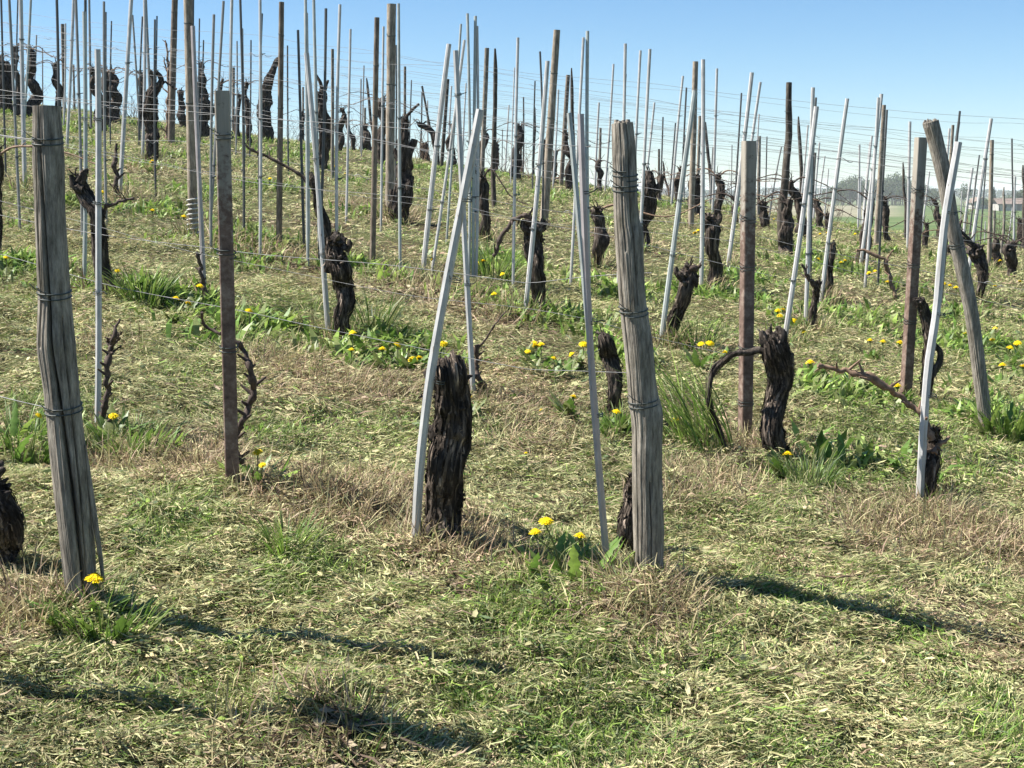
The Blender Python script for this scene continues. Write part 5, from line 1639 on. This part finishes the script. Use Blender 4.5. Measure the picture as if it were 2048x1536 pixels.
# straw and blades gathered round every foot near enough to see
feet = [hit(a[2], a[3]) for a in STAKES + HP if a[3] is not None] + [hit(v_[1][0][0], v_[1][0][1]) for v_ in VINES]
for p in feet:
    if p is None or p[1] > 16:
        continue
    n = 110
    far = 1.0 if p[1] < 7 else 1.7
    r_, a_ = 0.012 + 0.075 * far * rng.random(n) ** 0.8, rng.random(n) * 2 * PI
    x, y = p[0] + r_ * np.cos(a_), p[1] + r_ * np.sin(a_)
    pr = np.tile(np.array([[.24, .12, .12, .10, .10, .06, .12, .14, .0]]), (n, 1))
    blades(hay, np.stack([x, y, terrain(x, y)], -1), a_ + rng.standard_normal(n) * 0.9, (0.04 + 0.09 * rng.random(n) ** 1.7) * far, (0.002 + 0.0025 * rng.random(n)) * far, 0.1 + 0.8 * rng.random(n), 1.2 * rng.random(n), (rng.random(n) - .5) * 2, pick(pr))
finish_hay()

# ------------------------------------------------------------------ distant wood, trees, houses
def crown_mesh(seed, n, shape='round'):
    mb = MB()
    r = np.random.default_rng(seed)
    # leaf clumps spread through several overlapping lobes
    lob = [(r.standard_normal(3) * [0.22, 0.22, 0.16] + [0, 0, 0.62], 0.16 + 0.16 * r.random()) for _ in range(9)]
    pts = []
    if shape == 'cone':
        h = r.random(n) ** 1.5
        a = r.random(n) * 2 * PI
        rad = (1 - h) * 0.34 * np.sqrt(r.random(n)) * (0.75 + 0.5 * np.sin(h * 40) ** 2)
        pts = np.stack([np.cos(a) * rad, np.sin(a) * rad, 0.06 + h * 0.94], -1)
    else:
        for q in range(n):
            c, rad = lob[r.integers(0, len(lob))]
            v = r.standard_normal(3)
            v /= np.linalg.norm(v)
            pts.append(c + v * rad * r.random() ** 0.4)
        pts = np.array(pts)
    s = 0.028 * (0.6 + 0.9 * r.random((n, 1)))
    a1 = r.standard_normal((n, 3))
    a1 /= np.linalg.norm(a1, axis=1)[:, None]
    a2 = np.cross(a1, r.standard_normal((n, 3)))
    a2 /= np.linalg.norm(a2, axis=1)[:, None]
    V = np.stack([pts - a1 * s, pts - a2 * s, pts + a1 * s, pts + a2 * s], 1).reshape(-1, 3)
    f = (np.arange(n) * 4)[:, None] + np.arange(4)[None]
    base = np.array([[0.085, 0.11, 0.05]]) if shape != 'cone' else np.array([[0.03, 0.06, 0.025]])
    mb.add(V, f, base * (0.6 + 0.8 * r.random((n, 1))) * (1 + 0.2 * (r.random((n, 3)) - .5)), False)
    return mb


def trunk_mesh(seed, cone=False):
    r = np.random.default_rng(seed)
    mb = MB()
    tube(mb, np.array([[0, 0, -0.03], [0.01, 0, 0.2], [0, 0.01, 0.45], [0.01, 0, 0.8]]), [0.024, 0.02, 0.014, 0.004], 7)
    if not cone:
        for q in range(9):
            a = r.random() * 6.3
            z0 = 0.22 + 0.35 * r.random()
            e = np.array([math.cos(a) * 0.3, math.sin(a) * 0.3, z0 + 0.15 + 0.2 * r.random()])
            tube(mb, np.array([[0, 0, z0], e * [0.5, 0.5, 1] - [0, 0, 0.05], e]), [0.010, 0.007, 0.002], 5)
    return mb


CR = [crown_mesh(s, 900).mesh('crown', M['crown']) for s in (1, 2, 3, 4)]
CRB = [crown_mesh(s, 260).mesh('crown', M['crown']) for s in (11, 12)]
CRC = crown_mesh(9, 1400, 'cone').mesh('crown', M['crown'])
TR = [trunk_mesh(s).mesh('trunk', M['trunk']) for s in (1, 2)]
TRC = trunk_mesh(5, True).mesh('trunk', M['trunk'])


def tree(px, top_py, D, crown, trunk, label, group, wide=1.0, name='tree'):
    u, t = ray(px, top_py)
    z = float(terrain(u * D, D))
    H = CAMZ + t * D - z
    root = empty(name, (u * D, D, z))
    root.scale = (H * wide, H * wide, H)
    root.rotation_euler = (0, 0, rng.random() * 6)
    tag(root, label, 'tree', group)
    for nme, me in (('trunk', trunk), ('crown', crown)):
        o = bpy.data.objects.new(nme, me)
        COL.objects.link(o)
        o.parent = root
    return root


prof = [(1652, 388), (1664, 378), (1678, 368), (1695, 358), (1715, 360), (1735, 362), (1760, 361), (1780, 356), (1795, 354), (1812, 362), (1830, 362), (1850, 370), (1868, 380)]
for row in range(3):
    for px in np.arange(1652, 1870, 7.5):
        x = px + 3 * rng.standard_normal()
        ty = np.interp(x, [p[0] for p in prof], [p[1] for p in prof]) + 5 * rng.random() + (5 if row == 0 else 0)
        D = 640 + row * 28 + 10 * rng.standard_normal()
        bare = rng.random() < 0.25
        tree(x, ty, D, CRB[rng.integers(0, 2)] if bare else CR[rng.integers(0, 4)], TR[rng.integers(0, 2)], 'hazy tree of the distant wood beyond the pale strip of field', 'trees of the distant wood', 0.85, 'wood_tree')
tree(1929, 373, 560, CR[0], TR[0], 'hazy round tree uphill of the pale barn', 'trees by the houses', 0.8)
tree(1988, 374, 470, CRC, TRC, 'dark conifer beside the pale barn', 'trees by the houses', 0.75, 'conifer')
tree(1975, 398, 480, CR[1], TR[1], 'low dark bush beside the conifer at the pale barn', 'trees by the houses', 1.6)
for x, ty in ((2012, 392), (2026, 388), (2040, 380), (2056, 376)):
    tree(x, ty, 490 + 10 * rng.random(), CR[rng.integers(0, 4)], TR[0], 'bushy dark tree behind the long low house', 'trees behind the long house', 1.2)
# thin line of trees on the horizon
mb = MB()
n = 9000
uu = rng.random(n) * 0.62 - 0.12
Dd = 1500 + 120 * rng.random(n)
hh = (6 + 5 * fbm(uu * 40, 0.0, 2.0)) * rng.random(n) ** 0.7
pts = np.stack([uu * Dd, Dd, PLAIN + 0.3 + hh], -1)
s = 1.0 + 0.8 * rng.random((n, 1))
a1 = rng.standard_normal((n, 3)); a1 /= np.linalg.norm(a1, axis=1)[:, None]
a2 = np.cross(a1, rng.standard_normal((n, 3))); a2 /= np.linalg.norm(a2, axis=1)[:, None]
mb.add(np.stack([pts - a1 * s, pts - a2 * s, pts + a1 * s, pts + a2 * s], 1).reshape(-1, 3), (np.arange(n) * 4)[:, None] + np.arange(4)[None], np.array([[0.07, 0.09, 0.05]]) * (0.6 + 0.8 * rng.random((n, 1))), False)
tag(obj('treeline', mb, M['crown']), 'thin hazy line of trees along the flat horizon', 'treeline', kind='stuff')


def box(mb, lo, hi):
    x0, y0, z0 = lo
    x1, y1, z1 = hi
    v = [(x0, y0, z0), (x1, y0, z0), (x1, y1, z0), (x0, y1, z0), (x0, y0, z1), (x1, y0, z1), (x1, y1, z1), (x0, y1, z1)]
    mb.add(v, [(0, 3, 2, 1), (4, 5, 6, 7), (0, 1, 5, 4), (1, 2, 6, 5), (2, 3, 7, 6), (3, 0, 4, 7)], None, False)


def house(name, label, px, D, wd, dp, hw, hr, nwin, gable=False):
    u, _ = ray(px, 420)
    z = float(terrain(u * D, D))
    b = np.array([u * D, D, z])
    root = empty(name, b)
    tag(root, label, 'building', 'far houses in the plain')
    mb = MB()
    box(mb, b + [-wd / 2, 0, -0.5], b + [wd / 2, dp, hw])
    if gable:
        mb.add([b + [-wd / 2, 0, hw], b + [wd / 2, 0, hw], b + [0, 0, hw + hr]], [(0, 1, 2)], None, False)
        mb.add([b + [-wd / 2, dp, hw], b + [wd / 2, dp, hw], b + [0, dp, hw + hr]], [(0, 2, 1)], None, False)
    obj('wall', mb, M['wall'], b, root)
    mb = MB()
    e, th = 0.5, 0.25
    if gable:
        prof_ = [(-wd / 2 - e, hw - e * hr / (wd / 2)), (0, hw + hr), (wd / 2 + e, hw - e * hr / (wd / 2))]
        v = []
        for yy in (-e, dp + e):
            v += [b + [x, yy, zz + 0.02] for x, zz in prof_] + [b + [x, yy, zz + th] for x, zz in prof_]
        mb.add(v, [(0, 1, 7, 6), (1, 2, 8, 7), (3, 9, 10, 4), (4, 10, 11, 5), (0, 3, 4, 1), (1, 4, 5, 2), (6, 7, 10, 9), (7, 8, 11, 10), (0, 6, 9, 3), (2, 5, 11, 8)], None, False)
    else:
        prof_ = [(-e, hw - 0.2), (dp / 2, hw + hr), (dp + e, hw - 0.2)]
        v = []
        for xx in (-wd / 2 - e, wd / 2 + e):
            v += [b + [xx, y, zz + 0.02] for y, zz in prof_] + [b + [xx, y, zz + th] for y, zz in prof_]
        mb.add(v, [(0, 6, 7, 1), (1, 7, 8, 2), (3, 4, 10, 9), (4, 5, 11, 10), (0, 1, 4, 3), (1, 2, 5, 4), (6, 9, 10, 7), (7, 10, 11, 8), (0, 3, 9, 6), (2, 8, 11, 5)], None, False)
    rf = obj('roof', mb, M['roof'], b, root)
    for q in range(nwin):
        x = -wd / 2 + wd * (q + 0.7) / (nwin + 0.4)
        mb = MB()
        if q == nwin // 2:
            box(mb, b + [x, -0.06, 0.0], b + [x + 1.1, 0.05, 2.1])
            obj('door', mb, M['trunk'], b, root)
        else:
            box(mb, b + [x, -0.06, 0.9], b + [x + 1.0, 0.05, 2.0])
            obj('window', mb, M['glass'], b, root)


house('barn', 'small pale barn with a pitched roof beside the conifer', 1964, 500, 5.2, 9, 2.2, 1.5, 2, True)
house('farmhouse', 'long low house with a reddish roof at the downhill edge', 2034, 455, 11, 7, 2.0, 1.5, 5)

# ------------------------------------------------------------------ haze
HZ = 0.00028
mb = MB()
box(mb, (-RMAX * 1.02, -RMAX * 1.02, PLAIN - 2.5), (RMAX * 1.02, RMAX * 1.02, 17.5))
o = obj('haze', mb, None)
m = bpy.data.materials.new('haze')
m.use_nodes = True
nt = m.node_tree
for nd in list(nt.nodes):
    nt.nodes.remove(nd)
out = nt.nodes.new('ShaderNodeOutputMaterial')
pv = nt.nodes.new('ShaderNodeVolumePrincipled')
pv.inputs['Color'].default_value = (0.86, 0.92, 1.0, 1)
pv.inputs['Density'].default_value = HZ
pv.inputs['Anisotropy'].default_value = 0.0
nt.links.new(pv.outputs[0], out.inputs['Volume'])
o.data.materials.append(m)
tag(o, kind='stuff')
USE_HAZE = True
if not USE_HAZE:
    bpy.data.objects.remove(o)

# ------------------------------------------------------------------ light
SUN_AZ = math.radians(-84)        # measured from +Y (view direction) towards +X: the sun stands to the left and a little ahead
SUN_EL = math.radians(51)
sun = bpy.data.lights.new('sun', 'SUN')
sun.energy = 5.0
sun.angle = math.radians(0.53)
sun.color = (1.0, 0.955, 0.88)
so = bpy.data.objects.new('sun', sun)
COL.objects.link(so)
from mathutils import Vector
sd = Vector((math.sin(SUN_AZ) * math.cos(SUN_EL), math.cos(SUN_AZ) * math.cos(SUN_EL), math.sin(SUN_EL)))
so.rotation_euler = sd.to_track_quat('Z', 'Y').to_euler()
so.location = (0, 0, 30)

w = bpy.data.worlds.new('World')
scene.world = w
w.use_nodes = True
nt = w.node_tree
bg = nt.nodes['Background']
sky = nt.nodes.new('ShaderNodeTexSky')
sky.sky_type = 'NISHITA'
sky.sun_disc = False
sky.sun_elevation = SUN_EL
sky.sun_rotation = SUN_AZ
sky.air_density = 0.75
sky.dust_density = 0.15
sky.ozone_density = 3.0
hs_ = nt.nodes.new('ShaderNodeHueSaturation')
hs_.inputs['Saturation'].default_value = 1.18
hs_.inputs['Value'].default_value = 1.0
hs_.inputs['Hue'].default_value = 0.498
nt.links.new(sky.outputs[0], hs_.inputs['Color'])
nt.links.new(hs_.outputs[0], bg.inputs[0])
bg.inputs[1].default_value = 0.061

# ------------------------------------------------------------------ camera and output
cd = bpy.data.cameras.new('camera')
cd.sensor_fit = 'HORIZONTAL'
cd.sensor_width = 36.0
cd.lens = 36.0 * F / 2048.0
cd.clip_start = 0.05
cd.clip_end = 30000
co = bpy.data.objects.new('camera', cd)
COL.objects.link(co)
co.location = (0, 0, CAMZ)
co.rotation_euler = (PI / 2 - PITCH, 0, 0)
scene.camera = co

scene.view_settings.view_transform = 'Standard'
scene.view_settings.look = 'None'
scene.view_settings.exposure = 1.32
scene.view_settings.gamma = 1.0
scene.render.engine = 'CYCLES'
scene.cycles.max_bounces = 6
scene.cycles.diffuse_bounces = 3
scene.cycles.glossy_bounces = 2
scene.cycles.transmission_bounces = 3
scene.cycles.volume_bounces = 1
scene.cycles.transparent_max_bounces = 4
